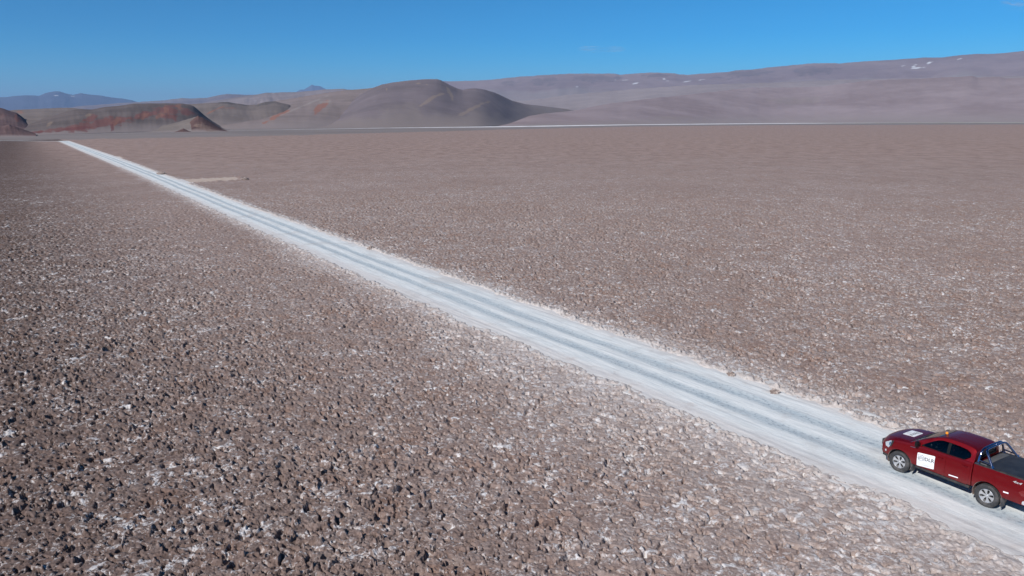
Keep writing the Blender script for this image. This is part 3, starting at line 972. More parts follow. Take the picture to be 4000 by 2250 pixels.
def glassw(x, z):
    zs = _tab(x, ZSH)
    return sidew(x, zs) - 0.02 - (z - zs) * 0.40 - max(0, z - 1.62) * 0.35


def surf(x, z, sgn=1, off=0.0):
    """a point on the truck's side, off metres proud of it"""
    zs = _tab(x, ZSH)
    y = sidew(x, z) if z <= zs + 1e-6 else glassw(x, z)
    return Vector((x - bow(x, y), sgn * (y + off), z))


def section(x):
    zt, zs, zb = _tab(x, ZTOP), _tab(x, ZSH), _tab(x, ZBOT)
    P = [(0, zb), (0.45, zb), (sidew(x, zb) * 0.95, zb)]
    for t in (0.04, 0.15, 0.3, 0.42, 0.5, 0.58, 0.64, 0.7, 0.8, 0.9, 1.0):
        z = zb + (zs - zb) * t
        P.append((sidew(x, z), z))
    top = zt - zs
    if x > -0.32:      # bonnet: rounded shoulder and a slightly raised centre
        ws = sidew(x, zs)
        P += [(ws * 0.975, zs + top * 0.25), (ws * 0.93, zs + top * 0.5), (ws * 0.86, zs + top * 0.68), (ws * 0.80, zs + top * 0.74), (ws * 0.74, zs + top * 0.86), (ws * 0.45, zs + top * 0.96), (0, zt)]
    else:
        k = min(1.0, top / 0.50)
        zr = zs + top * 0.86
        P += [(glassw(x, zs) + 0.002, zs + 0.008 * k), (glassw(x, zs + top * 0.4), zs + top * 0.4), (glassw(x, zr), zr),
              (glassw(x, zr) - 0.035, zs + top * 0.945), (glassw(x, zr) - 0.11, zs + top * 0.975), (0.34, zs + top * 0.993), (0, zt)]
    return P


def loft(bm, xs, secf, bowed=True):
    rings = []
    for x in xs:
        P = secf(x)
        full = [(y, z) for y, z in P] + [(-y, z) for y, z in P[-2:0:-1]]
        rings.append([bm.verts.new((x - (bow(x, y) if bowed else 0), y, z)) for y, z in full])
    n = len(rings[0])
    for a, b in zip(rings, rings[1:]):
        for k in range(n): bm.faces.new((a[k], a[(k + 1) % n], b[(k + 1) % n], b[k]))
    for r_ in (rings[0], rings[-1]):
        half = n // 2
        # cap with strips from side to side
        for k in range(half):
            a, b = k, k + 1
            c, d = (n - b) % n, (n - a) % n
            vs = [r_[a], r_[b], r_[c], r_[d]]
            u = []
            for v in vs:
                if v not in u: u.append(v)
            if len(u) >= 3:
                try: bm.faces.new(u)
                except ValueError: pass


def cyl_y(bm, c, r, y0, y1, seg=48):
    add_lathe_y(bm, [(r, y0), (r, y1)], (c[0], 0, c[1]), seg, close=True)


def prism_y(bm, poly, y0, y1):
    a = [bm.verts.new((x, y0, z)) for x, z in poly]
    b = [bm.verts.new((x, y1, z)) for x, z in poly]
    n = len(poly)
    for k in range(n): bm.faces.new((a[k], a[(k + 1) % n], b[(k + 1) % n], b[k]))
    bm.faces.new(a)
    bm.faces.new(b[::-1])


def cut(o, cutters):
    """subtract each closed bmesh from o"""
    tmp = []
    for c in cutters:
        bmesh.ops.recalc_face_normals(c, faces=c.faces)
        me = bpy.data.meshes.new('cutter')
        c.to_mesh(me)
        c.free()
        k = bpy.data.objects.new('cutter', me)
        COL.objects.link(k)
        k.parent = o.parent
        md = o.modifiers.new('cut', 'BOOLEAN')
        md.operation = 'DIFFERENCE'
        md.solver = 'EXACT'
        md.object = k
        tmp.append(k)
    bpy.context.view_layer.update()
    dg = bpy.context.evaluated_depsgraph_get()
    me2 = bpy.data.meshes.new_from_object(o.evaluated_get(dg))
    old = o.data
    mats = list(old.materials)
    o.modifiers.clear()
    o.data = me2
    if not me2.materials:
        for m in mats: me2.materials.append(m)
    for k in tmp: bpy.data.objects.remove(k)
    bm = bmesh.new()
    bm.from_mesh(me2)
    for e in bm.edges:
        if len(e.link_faces) == 2: e.smooth = e.calc_face_angle(0) < math.radians(32)
        else: e.smooth = False
    for f_ in bm.faces: f_.smooth = True
    bm.to_mesh(me2)
    bm.free()


WINDOW_F = [(-0.72, 1.305), (-0.90, 1.435), (-1.08, 1.555), (-1.22, 1.625), (-1.36, 1.66), (-1.58, 1.672), (-1.615, 1.325)]
WINDOW_R = [(-1.69, 1.33), (-1.665, 1.672), (-1.95, 1.668), (-2.18, 1.645), (-2.31, 1.60), (-2.36, 1.545), (-2.365, 1.47), (-2.24, 1.375), (-2.19, 1.352)]
WINDOW_ALL = [(-0.70, 1.298), (-0.90, 1.448), (-1.08, 1.572), (-1.22, 1.642), (-1.36, 1.678), (-1.65, 1.69), (-1.95, 1.686), (-2.19, 1.665), (-2.33, 1.615), (-2.385, 1.55), (-2.387, 1.465), (-2.26, 1.362), (-2.20, 1.335), (-1.4, 1.305)]


def patch(bm, poly, fn, thick=0.006, res=0.04, inner=0.0):
    """a panel with the outline poly (x, z), laid on the surface fn(x, z, off)"""
    t = bmesh.new()
    vs = [t.verts.new((x, z, 0)) for x, z in poly]
    f0 = t.faces.new(vs)
    xs = [p[0] for p in poly]
    zs = [p[1] for p in poly]
    for ax, lo, hi in ((0, min(xs), max(xs)), (1, min(zs), max(zs))):
        k = lo + res
        while k < hi - 0.004:
            no = (1, 0, 0) if ax == 0 else (0, 1, 0)
            co = (k, 0, 0) if ax == 0 else (0, k, 0)
            bmesh.ops.bisect_plane(t, geom=t.verts[:] + t.edges[:] + t.faces[:], plane_co=co, plane_no=no)
            k += res
    top, bot = {}, {}
    for v in t.verts:
        top[v] = bm.verts.new(fn(v.co.x, v.co.y, thick))
        bot[v] = bm.verts.new(fn(v.co.x, v.co.y, inner))
    for f_ in t.faces:
        bm.faces.new([top[v] for v in f_.verts])
        bm.faces.new([bot[v] for v in reversed(f_.verts)])
    for e in t.edges:
        if len(e.link_faces) == 1:
            a, b = e.verts
            bm.faces.new((top[a], top[b], bot[b], bot[a]))
    t.free()


def arch_cut_poly(x0, x1, ztopf, cx, rad, zb=0.50):
    """outline of a door or panel between x0 (front) and x1 (rear), with a bite for the wheel arch at cx"""
    P = [(x0, zb)]
    n = 10
    P += [(x0, ztopf(x0))]
    P += [(x0 + (x1 - x0) * k / n, ztopf(x0 + (x1 - x0) * k / n)) for k in range(1, n + 1)]
    if abs(x1 - cx) < rad:
        a1 = math.acos((x1 - cx) / rad)
        za = 0.39 + rad * math.sin(a1)
        P.append((x1, za))
        a = a1
        while True:
            a -= 0.12
            x, z = cx + rad * math.cos(a), 0.39 + rad * math.sin(a)
            if z <= zb or a < 0: break
            P.append((x, z))
        P.append((cx + math.sqrt(rad * rad - (zb - 0.39) ** 2), zb))
    else:
        P.append((x1, zb))
    return P


def text_faces(txt, size, shear=0.0, extr=0.0):
    cu = bpy.data.curves.new('txt', 'FONT')
    cu.body = txt
    cu.size = size
    cu.shear = shear
    cu.align_x = 'CENTER'
    cu.align_y = 'CENTER'
    cu.resolution_u = 3
    cu.offset = size * 0.022
    o = bpy.data.objects.new('txt', cu)
    COL.objects.link(o)
    dg = bpy.context.evaluated_depsgraph_get()
    me = bpy.data.meshes.new_from_object(o.evaluated_get(dg))
    bpy.data.objects.remove(o)
    t = bmesh.new()
    t.from_mesh(me)
    return t


def stroke(t, pts, w):
    """flat ribbon of width w along 2-D pts"""
    L = []
    for i, p in enumerate(pts):
        a, b = pts[max(i - 1, 0)], pts[min(i + 1, len(pts) - 1)]
        dx, dy = b[0] - a[0], b[1] - a[1]
        l = math.hypot(dx, dy) or 1
        nx, ny = -dy / l * w / 2, dx / l * w / 2
        L.append((t.verts.new((p[0] + nx, p[1] + ny, 0)), t.verts.new((p[0] - nx, p[1] - ny, 0))))
    for (a, b), (c, d) in zip(L, L[1:]): t.faces.new((a, b, d, c))


def lay(t, fn, off, bm):
    """map the flat faces of t through fn(u, v, off)"""
    m = {v: bm.verts.new(fn(v.co.x, v.co.y, off)) for v in t.verts}
    for f_ in t.faces:
        try: bm.faces.new([m[v] for v in f_.verts])
        except ValueError: pass
    t.free()


def logo(bm, fn, s, off):
    """three wave bands inside a rounded outline, unit size s, centred at 0,0"""
    t = bmesh.new()
    w = 0.055 * s

    def wave(y0):
        return [(s * (-0.48 + 0.96 * k / 16), s * (y0 + 0.14 * math.sin((k / 16 * 1.15 - 0.30) * 2 * PI) + 0.18 * (k / 16 - .5))) for k in range(17)]
    for y0 in (0.17, -0.02, -0.21):
        stroke(t, [(x, y) for x, y in wave(y0) if math.hypot(x, y) < 0.53 * s], w)
    stroke(t, [(s * (-0.50), s * 0.45), (s * -0.1, s * 0.45)] + [(s * 0.5 * math.cos(a), s * 0.5 * math.sin(a)) for a in np.linspace(1.45, -1.9, 26)], w)
    stroke(t, [(s * 0.5 * math.cos(a), s * 0.5 * math.sin(a)) for a in np.linspace(-1.9, -2.9, 8)], w)
    stroke(t, [(-0.50 * s, 0.45 * s), (-0.36 * s, 0.20 * s), (-0.48 * s, 0.05 * s), (-0.48 * s, -0.12 * s)], w)
    lay(t, fn, off, bm)


def sign(parent, fn, w, h):
    """white magnetic sign: sheet, dark print and faint small lines; fn(u, v, off) maps sign coordinates"""
    bm = bmesh.new()
    r = 0.02
    poly = [(-w / 2, -h / 2 + r), (-w / 2 + r, -h / 2), (w / 2 - r, -h / 2), (w / 2, -h / 2 + r), (w / 2, h / 2 - r), (w / 2 - r, h / 2), (-w / 2 + r, h / 2), (-w / 2, h / 2 - r)]
    patch(bm, poly, fn, 0.006, 0.05)
    so = link('magnetic_sign', bm, WHITEV, parent)
    so['label'] = 'white square sign printed DLR'
    bm = bmesh.new()
    k = min(w / 0.6, h / 0.5)
    lay(text_faces('DLR', 0.185 * k), lambda u, v, o_: fn(u + 0.130 * k, v + 0.055 * k, o_), 0.009, bm)
    logo(bm, lambda u, v, o_: fn(u - 0.165 * k, v + 0.075 * k, o_), 0.225 * k, 0.009)
    link('lettering', bm, INK, so)
    bm = bmesh.new()
    t = bmesh.new()
    for y, x0, x1 in ((-0.055, 0.02, 0.20), (-0.115, -0.09, 0.21), (-0.165, -0.12, 0.20), (-0.195, -0.08, 0.12)):
        stroke(t, [(x0 * k, y * k), (x1 * k, y * k)], 0.012 * k)
    lay(t, fn, 0.009, bm)
    link('small_print', bm, INKG, so)
    return so


def build_pickup():
    root = bpy.data.objects.new('pickup_truck', None)
    COL.objects.link(root)
    mz = Matrix(((TD[0], TN[0], 0, TX), (TD[1], TN[1], 0, TY), (0, 0, 1, -0.02), (0, 0, 0, 1)))
    root.matrix_world = mz
    tag(root, 'dark red double cab pickup truck with a chrome roll bar on the white salt road', 'pickup truck')
    AR = 0.465
    WB = -3.085
    AZ = 0.39

    # ---- cab and front body
    bm = bmesh.new()
    xs = [0.985, 0.95, 0.90, 0.86, 0.82, 0.76, 0.70, 0.62, 0.55, 0.45, 0.3, 0.15, 0.0, -0.15, -0.27, -0.315, -0.36, -0.45, -0.58, -0.7, -0.82, -0.95, -1.05, -1.15, -1.25, -1.35, -1.48, -1.6, -1.8, -2.0, -2.15, -2.3, -2.38, -2.44, -2.50, -2.53]
    loft(bm, xs, section)
    body = link('body', bm, PAINT, root, angle=30)
    cutters = []
    for s_ in (1, -1):
        c = bmesh.new()
        cyl_y(c, (0, AZ + 0.02), AR, s_ * 0.50, s_ * 1.1)
        cutters.append(c)
    # cabin hollow
    c = bmesh.new()
    a = [(-0.62, 1.27), (-0.75, 1.43), (-1.12, 1.64), (-1.4, 1.73), (-2.3, 1.73), (-2.40, 1.6), (-2.45, 0.95), (-2.3, 0.72), (-0.62, 0.72)]
    prism_y(c, a, -0.60, 0.60)
    cutters.append(c)
    for s_ in (1, -1):
        c = bmesh.new()
        prism_y(c, WINDOW_ALL, s_ * 0.56, s_ * 1.1)
        cutters.append(c)
    cut(body, cutters)

    def side(s_): return lambda x, z, off: surf(x, z, s_, off)

    # black inner frames, panes
    WINM = window_material()
    for s_ in (1, -1):
        for nm, W in (('front', WINDOW_F), ('rear', WINDOW_R)):
            bm = bmesh.new()
            patch(bm, W, side(s_), -0.008, 0.12, inner=-0.012)
            link('side_window', bm, WINM, root)
        bm = bmesh.new()     # black pillar between the doors, and a seal line under the glass
        patch(bm, [(-1.605, 1.318), (-1.57, 1.675), (-1.67, 1.678), (-1.70, 1.322)], side(s_), -0.004, 0.12, inner=-0.05)
        patch(bm, [(-0.72, 1.290), (-0.72, 1.302), (-2.22, 1.350), (-2.22, 1.336)], side(s_), 0.008, 0.15, inner=-0.012)
        patch(bm, [(-0.705, 1.298), (-0.72, 1.298), (-0.80, 1.375), (-0.80, 1.30), (-0.72, 1.296)], side(s_), -0.006, 0.12, inner=-0.02)
        link('window_trim', bm, GBLACK, root)

    # windscreen and rear window, laid on the shell
    def topf(x, y, off):
        P = section(x)
        ys = [p[0] for p in P[-6:]][::-1]
        zs_ = [p[1] for p in P[-6:]][::-1]
        z = float(np.interp(abs(y), ys, zs_))
        return Vector((x - bow(x, y), y, z + off))
    bm = bmesh.new()
    poly = []
    for x, y in ((-0.37, 0.0), (-0.375, 0.40), (-0.40, 0.62), (-0.44, 0.735), (-0.75, 0.66), (-1.12, 0.565), (-1.20, 0.50), (-1.235, 0.25), (-1.245, 0.0)): poly.append((x, y))
    poly = poly + [(x, -y) for x, y in poly[-2:0:-1]]
    patch(bm, poly, topf, 0.010, 0.09)
    wsc = link('windscreen', bm, DGLASS, root)
    bm = bmesh.new()
    add_tube(bm, [(-0.36, 0.55, 1.318), (-0.50, 0.30, 1.405), (-0.58, -0.05, 1.45)], 0.012, 6)
    add_tube(bm, [(-0.36, -0.05, 1.32), (-0.50, -0.30, 1.405), (-0.58, -0.60, 1.43)], 0.012, 6)
    link('wiper', bm, BLACK, wsc)
    bm = bmesh.new()
    poly = [(x, y) for x, y in ((-0.27, 0.0), (-0.28, 0.5), (-0.31, 0.74), (-0.36, 0.78), (-0.385, 0.72), (-0.362, 0.40), (-0.358, 0.0))]
    poly = poly + [(x, -y) for x, y in poly[-2:0:-1]]
    patch(bm, poly, topf, 0.006, 0.08)
    link('cowl', bm, BLACK, root)
    bm = bmesh.new()
    P = [(-0.56, 1.42), (-0.50, 1.64), (0.50, 1.64), (0.56, 1.42)]
    vsx = [bm.verts.new((-2.537 - (1.7 - z) * 0.02, y, z)) for y, z in P]
    vsi = [bm.verts.new((-2.50, y, z)) for y, z in P]
    bm.faces.new(vsx)
    for k in range(4): bm.faces.new((vsx[k], vsx[(k + 1) % 4], vsi[(k + 1) % 4], vsi[k]))
    link('rear_window', bm, DGLASS, root)

    # bonnet panel, set a few millimetres proud so its shut line shows
    bm = bmesh.new()
    poly = [(0.86, 0.0), (0.84, 0.35), (0.79, 0.56), (0.70, 0.665), (0.4, 0.735), (0.0, 0.765), (-0.24, 0.76), (-0.262, 0.5), (-0.255, 0.0)]
    poly = poly + [(x, -y) for x, y in poly[-2:0:-1]]
    patch(bm, poly, topf, 0.010, 0.08)
    bon = link('bonnet', bm, PAINT, root, angle=40)
    # roof ribs
    bm = bmesh.new()
    for y in (-0.42, -0.2, 0.2, 0.42):
        patch(bm, [(-1.5, y - 0.02), (-1.5, y + 0.02), (-2.35, y + 0.02), (-2.35, y - 0.02)], topf, 0.004, 0.1)
    link('roof_rib', bm, PAINT, root)

    # doors with handles
    belt = lambda x: _tab(x, ZSH) - 0.006
    for s_ in (1, -1):
        fd = bmesh.new()
        P = [(-0.62, 0.50), (-0.58, 0.62), (-0.565, 0.95), (-0.59, 1.15), (-0.66, belt(-0.66))] + [(x, belt(x)) for x in np.linspace(-0.8, -1.632, 6)] + [(-1.645, 0.9), (-1.632, 0.50)]
        patch(fd, P, side(s_), 0.009, 0.06)
        d1 = link('door', fd, PAINT, root)
        rd = bmesh.new()
        P = [(-1.650, 0.50), (-1.662, 0.9), (-1.650, belt(-1.65))] + [(x, belt(x)) for x in np.linspace(-1.8, -2.455, 5)]
        P += [(-2.47, 1.0), (-2.46, 0.80), (-2.44, 0.66), (-2.40, 0.50)]
        patch(rd, P, side(s_), 0.009, 0.06)
        d2 = link('door', rd, PAINT, root)
        for d_, hx, hz in ((d1, -1.46, 1.125), (d2, -2.30, 1.165)):
            hb = bmesh.new()
            pts = [surf(hx - 0.09, hz, s_, 0.008), surf(hx - 0.07, hz, s_, 0.045), surf(hx + 0.07, hz - .004, s_, 0.045), surf(hx + 0.09, hz - .004, s_, 0.008)]
            add_tube(hb, pts, 0.014, 8)
            link('door_handle', hb, PAINT, d_)
        tb = bmesh.new()
        patch(tb, [(-1.80, 0.602), (-1.80, 0.642), (-2.12, 0.662), (-2.12, 0.622)], side(s_), 0.012, 0.1)
        link('reflector_strip', tb, REFL, d2)
        # mirrors
        mb = bmesh.new()
        c = surf(-0.66, 1.30, s_, 0)
        add_box(mb, (c.x + 0.02, c.y + s_ * 0.15, 1.355), (0.11, 0.19, 0.19), None, 0.03)
        add_box(mb, (c.x, c.y + s_ * 0.03, 1.29), (0.07, 0.14, 0.045), None, 0.015)
        link('wing_mirror', mb, GBLACK, root)
        # black strip along the sill between the wheels
        sb = bmesh.new()
        add_box(sb, (-1.55, s_ * 0.84, 0.455), (1.92, 0.13, 0.09), None, 0.02)
        link('sill_strip', sb, BLACK, root)
        bb = bmesh.new()
        patch(bb, [(-0.36, 1.13), (-0.36, 1.15), (-0.54, 1.165), (-0.54, 1.145)], side(s_), 0.006, 0.1)
        link('fender_badge', bb, simple('dull_badge', (0.16, 0.14, 0.18), 0.3, 0.6), root)
        # headlight wrapping the corner
        hl = bmesh.new()
        patch(hl, [(0.84, 0.80), (0.87, 0.91), (0.80, 0.965), (0.66, 1.045), (0.52, 1.09), (0.50, 1.03), (0.58, 0.90), (0.68, 0.79)], side(s_), 0.012, 0.05)
        h0 = link('headlight', hl, LAMP, root)
        hl = bmesh.new()
        patch(hl, [(0.68, 0.88), (0.66, 0.99), (0.54, 1.05), (0.53, 1.0), (0.60, 0.91)], side(s_), 0.016, 0.05)
        link('reflector', hl, LAMPB, h0)
        hl = bmesh.new()
        patch(hl, [(0.60, 0.88), (0.505, 1.03), (0.50, 1.088), (0.32, 1.13), (0.38, 1.0), (0.50, 0.86)], side(s_), 0.013, 0.05)
        link('lamp_surround', hl, BLACK, h0)
        # fog lamp pocket
        fg = bmesh.new()
        patch(fg, [(0.86, 0.60), (0.86, 0.67), (0.80, 0.68), (0.80, 0.60)], side(s_), 0.010, 0.05)
        link('fog_lamp', fg, SILV, root)

    # nose: grille with bars, lower lip
    bm = bmesh.new()
    add_box(bm, (0.925, 0, 0.76), (0.10, 0.98, 0.22), None, 0.02)
    g = link('grille', bm, BLACK, root)
    bm = bmesh.new()
    for z in (0.70, 0.76, 0.82): add_box(bm, (0.985, 0, z), (0.012, 0.92, 0.018), None, 0.004)
    link('grille_bar', bm, CHROME, g)
    bm = bmesh.new()
    lipf = lambda x, z, off: surf(x, z, 1, off)
    for s_ in (1, -1):
        patch(bm, [(0.93, 0.40), (0.93, 0.50), (0.62, 0.50), (0.45, 0.47), (0.45, 0.40), (0.6, 0.395)], side(s_), 0.012, 0.06)
    add_box(bm, (0.93, 0, 0.47), (0.07, 0.9, 0.10), None, 0.02)
    link('lower_bumper', bm, BLACK, root)

    # ---- load bed
    BX0, BX1 = -2.565, -4.30

    def bsec(x):
        w = _tab(x, [(-4.30, 0.885), (-4.1, 0.905), (-3.1, 0.925), (-2.565, 0.905)])
        k = 1 - 0.04 * max(0, (-4.1 - x) / 0.2)
        zt = _tab(x, [(-4.3, 1.405), (-2.565, 1.365)])
        P = [(0, 0.55), (0.45, 0.55), (w * 0.95, 0.53)]
        for t, q in ((0.03, 0.962), (0.15, 0.985), (0.3, 0.998), (0.42, 1.0), (0.5, 1.0), (0.6, 0.992), (0.66, 0.982), (0.8, 0.978), (0.92, 0.968), (0.98, 0.955)):
            P.append((w * q * k, 0.53 + (zt - 0.53) * t))
        P += [(w * 0.93, zt), (w * 0.86, zt), (w * 0.40, zt - 0.002), (0, zt - 0.002)]
        return P
    bm = bmesh.new()
    loft(bm, [BX0, -2.62, -2.75, -2.9, -3.1, -3.3, -3.5, -3.7, -3.9, -4.1, -4.2, -4.26, -4.30], bsec, bowed=False)
    bed = link('load_bed', bm, PAINT, root, angle=30)
    cutters = []
    for s_ in (1, -1):
        c = bmesh.new()
        cyl_y(c, (WB, AZ + 0.03), AR + 0.01, s_ * 0.50, s_ * 1.1)
        cutters.append(c)
    c = bmesh.new()
    add_box(c, (-3.43, 0, 1.30), (1.64, 1.56, 0.5))
    cutters.append(c)
    cut(bed, cutters)

    def bside(s_):
        def f_(x, z, off):
            P = bsec(x)[2:13]
            y = float(np.interp(z, [p[1] for p in P], [p[0] for p in P]))
            return Vector((x, s_ * (y + off), z))
        return f_
    zt = lambda x: _tab(x, [(-4.3, 1.405), (-2.565, 1.365)])
    for s_ in (1, -1):
        bm = bmesh.new()
        n = 12
        pts = [(BX0 - 0.01 + (BX1 - BX0) * k / n) for k in range(n + 1)]
        rr_ = []
        for x in pts:
            rr_.append([bm.verts.new((x, s_ * yy, zt(x) + dz)) for yy, dz in ((0.878, -0.02), (0.882, 0.008), (0.865, 0.02), (0.80, 0.02), (0.775, 0.008), (0.775, -0.03))])
        for a_, b_ in zip(rr_, rr_[1:]):
            for k in range(5): bm.faces.new((a_[k], a_[k + 1], b_[k + 1], b_[k]))
        bm.faces.new(rr_[0])
        bm.faces.new(rr_[-1])
        link('bed_rail', bm, BLACK, bed)
        tb = bmesh.new()
        patch(tb, [(-3.58, 0.745), (-3.58, 0.79), (-3.74, 0.80), (-3.74, 0.755)], bside(s_), 0.008, 0.1)
        link('reflector_strip', tb, REFL, bed)
        # 4x4 lettering, reading from front to rear on the left side
        tb = bmesh.new()
        sg = -1 if s_ > 0 else 1
        lay(text_faces('4x4', 0.17, 0.35), lambda u, v, o_: bside(s_)(-3.93 + sg * u * 1.0, 1.235 + v * 0.62, o_), 0.006, tb)
        link('lettering', tb, SILV, bed)
        tl = bmesh.new()
        patch(tl, [(-4.02, 0.94), (-4.10, 1.02), (-4.24, 1.10), (-4.29, 1.09), (-4.29, 0.84), (-4.12, 0.85)], bside(s_), 0.012, 0.06)
        link('tail_light', tl, REDL, root)
    bm = bmesh.new()
    # cover: a shallow domed sheet between the rails
    n, m = 16, 12
    X = np.linspace(-2.93, -4.27, n)
    Y = np.linspace(-0.80, 0.80, m)
    gr = []
    for x in X:
        gr.append([bm.verts.new((x, y, zt(x) + 0.028 + 0.014 * (1 - (y / 0.8) ** 4) + 0.004 * math.sin(x * 23) * (1 - (y / .8) ** 2))) for y in Y])
    for i in range(n - 1):
        for j in range(m - 1): bm.faces.new((gr[i][j], gr[i][j + 1], gr[i + 1][j + 1], gr[i + 1][j]))
    ge = [v for v in gr[0]] + [r_[-1] for r_ in gr[1:]] + [v for v in gr[-1][-2::-1]] + [r_[0] for r_ in gr[-2:0:-1]]
    lo = [bm.verts.new(v.co - Vector((0, 0, 0.04))) for v in ge]
    for k in range(len(ge)): bm.faces.new((ge[k], ge[(k + 1) % len(ge)], lo[(k + 1) % len(ge)], lo[k]))
    link('tonneau_cover', bm, COVER, root)
    bm = bmesh.new()
    add_box(bm, (-2.79, 0, 1.345), (0.24, 1.53, 0.10), None, 0.03)
    add_box(bm, (-2.64, 0, 1.30), (0.07, 1.53, 0.10), None, 0.015)
    link('cover_canister', bm, CANM, root)
    bm = bmesh.new()
    add_box(bm, (-4.315, 0, 1.03), (0.05, 1.50, 0.62), None, 0.02)
    tg = link('tailgate', bm, PAINT, root)
    bm = bmesh.new()
    add_box(bm, (-4.35, 0, 1.18), (0.03, 0.22, 0.06), None, 0.01)
    link('tailgate_handle', bm, BLACK, tg)
    bm = bmesh.new()
    add_box(bm, (-4.30, 0, 0.62), (0.34, 1.76, 0.15), None, 0.035)
    link('rear_bumper', bm, SILV, root)

    # ---- roll bar
    bm = bmesh.new()
    zf = 1.385
    hoop = bezier([(-2.66, 0.825, zf), (-2.655, 0.76, 1.62), (-2.66, 0.60, 1.855), (-2.66, 0, 1.872), (-2.66, -0.60, 1.855), (-2.655, -0.76, 1.62), (-2.66, -0.825, zf)], 6)
    add_tube(bm, hoop, 0.038, 14)
    hoop2 = bezier([(-3.13, 0.825, zf), (-2.82, 0.655, 1.80), (-2.765, 0.57, 1.855), (-2.765, 0, 1.872), (-2.765, -0.57, 1.855), (-2.82, -0.655, 1.80), (-3.13, -0.825, zf)], 6)
    add_tube(bm, hoop2, 0.038, 14)
    rb = link('roll_bar', bm, CHROME, root)
    for s_ in (1, -1):
        bm = bmesh.new()
        add_tube(bm, [(-2.66, s_ * 0.80, 1.50), (-3.05, s_ * 0.79, 1.48)], 0.026, 10)
        link('brace', bm, CHROME, rb)
        for x in (-2.66, -3.13):
            bm = bmesh.new()
            add_box(bm, (x, s_ * 0.825, 1.392), (0.13, 0.10, 0.022), None, 0.006)
            add_lathe = [(0.052, 0), (0.052, 0.05)]
            add_tube(bm, [(x, s_ * 0.825, 1.39), (x + (0.03 if x < -3 else 0), s_ * 0.815, 1.45)], 0.048, 12)
            link('foot', bm, CHROME, rb)

    # ---- beacon on the roof
    bm = bmesh.new()
    zr = topf(-1.23, 0.22, 0).z
    t = bmesh.new()
    bmesh.ops.create_cone(t, cap_ends=True, segments=20, radius1=0.06, radius2=0.055, depth=0.03)
    t.transform(Matrix.Translation((-1.23, 0.22, zr + 0.02)))
    merge(bm, t)
    bc = link('beacon', bm, BLACK, root)
    bm = bmesh.new()
    prev = None
    rings = []
    for r_, z_ in ((0.048, 0.034), (0.050, 0.05), (0.047, 0.08), (0.038, 0.10), (0.02, 0.11)):
        rings.append([bm.verts.new((-1.23 + r_ * math.cos(k * PI / 10), 0.22 + r_ * math.sin(k * PI / 10), zr + z_)) for k in range(20)])
    for a_, b_ in zip(rings, rings[1:]):
        for k in range(20): bm.faces.new((a_[k], a_[(k + 1) % 20], b_[(k + 1) % 20], b_[k]))
    bm.faces.new(rings[-1])
    bm.faces.new(rings[0][::-1])
    link('beacon_lens', bm, amber_material(), bc)

    # ---- signs
    def door_sign(u, v, off):
        x = -0.968 - u
        z = 0.815 + v + 0.075 * (u / 0.6)
        return surf(x, z, 1, off + 0.011)
    sign(root, door_sign, 0.62, 0.50)

    def door_sign_r(u, v, off): return surf(-0.968 + u, 0.815 + v, -1, off + 0.011)
    sign(root, door_sign_r, 0.62, 0.50)

    def hood_sign(u, v, off):     # read from in front of the truck
        return topf(0.10 - v, 0.0 + u, off + 0.011)
    sign(root, hood_sign, 0.60, 0.44)

    # ---- wheels
    def wheel(x, s_):
        z0 = 0.388
        yc = s_ * 0.785
        e = bpy.data.objects.new('wheel', None)
        COL.objects.link(e)
        e.parent = root
        e.location = (x, yc, z0)
        bm = bmesh.new()
        R_, W_ = 0.388, 0.132
        prof = [(0.235, -W_ * 0.75), (0.26, -W_ * .95), (0.32, -W_), (0.365, -W_ * 0.93), (0.384, -W_ * 0.78), (R_, -W_ * 0.5), (R_, W_ * 0.5), (0.384, W_ * 0.78), (0.365, W_ * 0.93), (0.34, W_ * 0.98), (0.335, W_ * 1.01), (0.32, W_ * 1.0), (0.26, W_ * .95), (0.235, W_ * 0.75)]
        add_lathe_y(bm, prof, (0, 0, 0), 64)
        # tread blocks
        for k in range(44):
            a_ = k * 2 * PI / 44
            for yy, da in ((-0.075, 0), (0.0, 0.5), (0.075, 0)):
                aa = a_ + da * 2 * PI / 44
                add_box(bm, (math.cos(aa) * (R_ + 0.002), yy, math.sin(aa) * (R_ + 0.002)), (0.012, 0.058, 0.036), Matrix.Rotation(-aa, 3, 'Y'))
        link('tyre', bm, RUB, e)
        bm = bmesh.new()
        o1 = s_
        add_lathe_y(bm, [(0.236, o1 * 0.100), (0.240, o1 * 0.112), (0.232, o1 * 0.116), (0.222, o1 * 0.104), (0.214, o1 * 0.06), (0.206, -o1 * 0.08)], (0, 0, 0), 48)
        add_lathe_y(bm, [(0.0001, o1 * 0.098), (0.030, o1 * 0.098), (0.040, o1 * 0.088), (0.064, o1 * 0.084), (0.070, o1 * 0.06)], (0, 0, 0), 24)
        for k in range(6):
            a_ = k * PI / 3 + 0.26
            # each spoke: a tapering wedge, slightly dished
            def pt(r_, d_, y_): return bm.verts.new((r_ * math.cos(a_ + d_), o1 * y_, r_ * math.sin(a_ + d_)))
            f1 = [pt(0.05, -0.50, 0.080), pt(0.05, 0.50, 0.080), pt(0.13, 0.26, 0.086), pt(0.225, 0.335, 0.100), pt(0.228, 0.0, 0.103), pt(0.225, -0.335, 0.100), pt(0.13, -0.26, 0.086)]
            f2 = [bm.verts.new(v.co - Vector((0, o1 * 0.035, 0))) for v in f1]
            ce = pt(0.14, 0.0, 0.094)
            for q in range(7):
                bm.faces.new((f1[q], f1[(q + 1) % 7], ce))
                bm.faces.new((f1[q], f2[q], f2[(q + 1) % 7], f1[(q + 1) % 7]))
        link('rim', bm, ALLOY, e, angle=25)
        bm = bmesh.new()
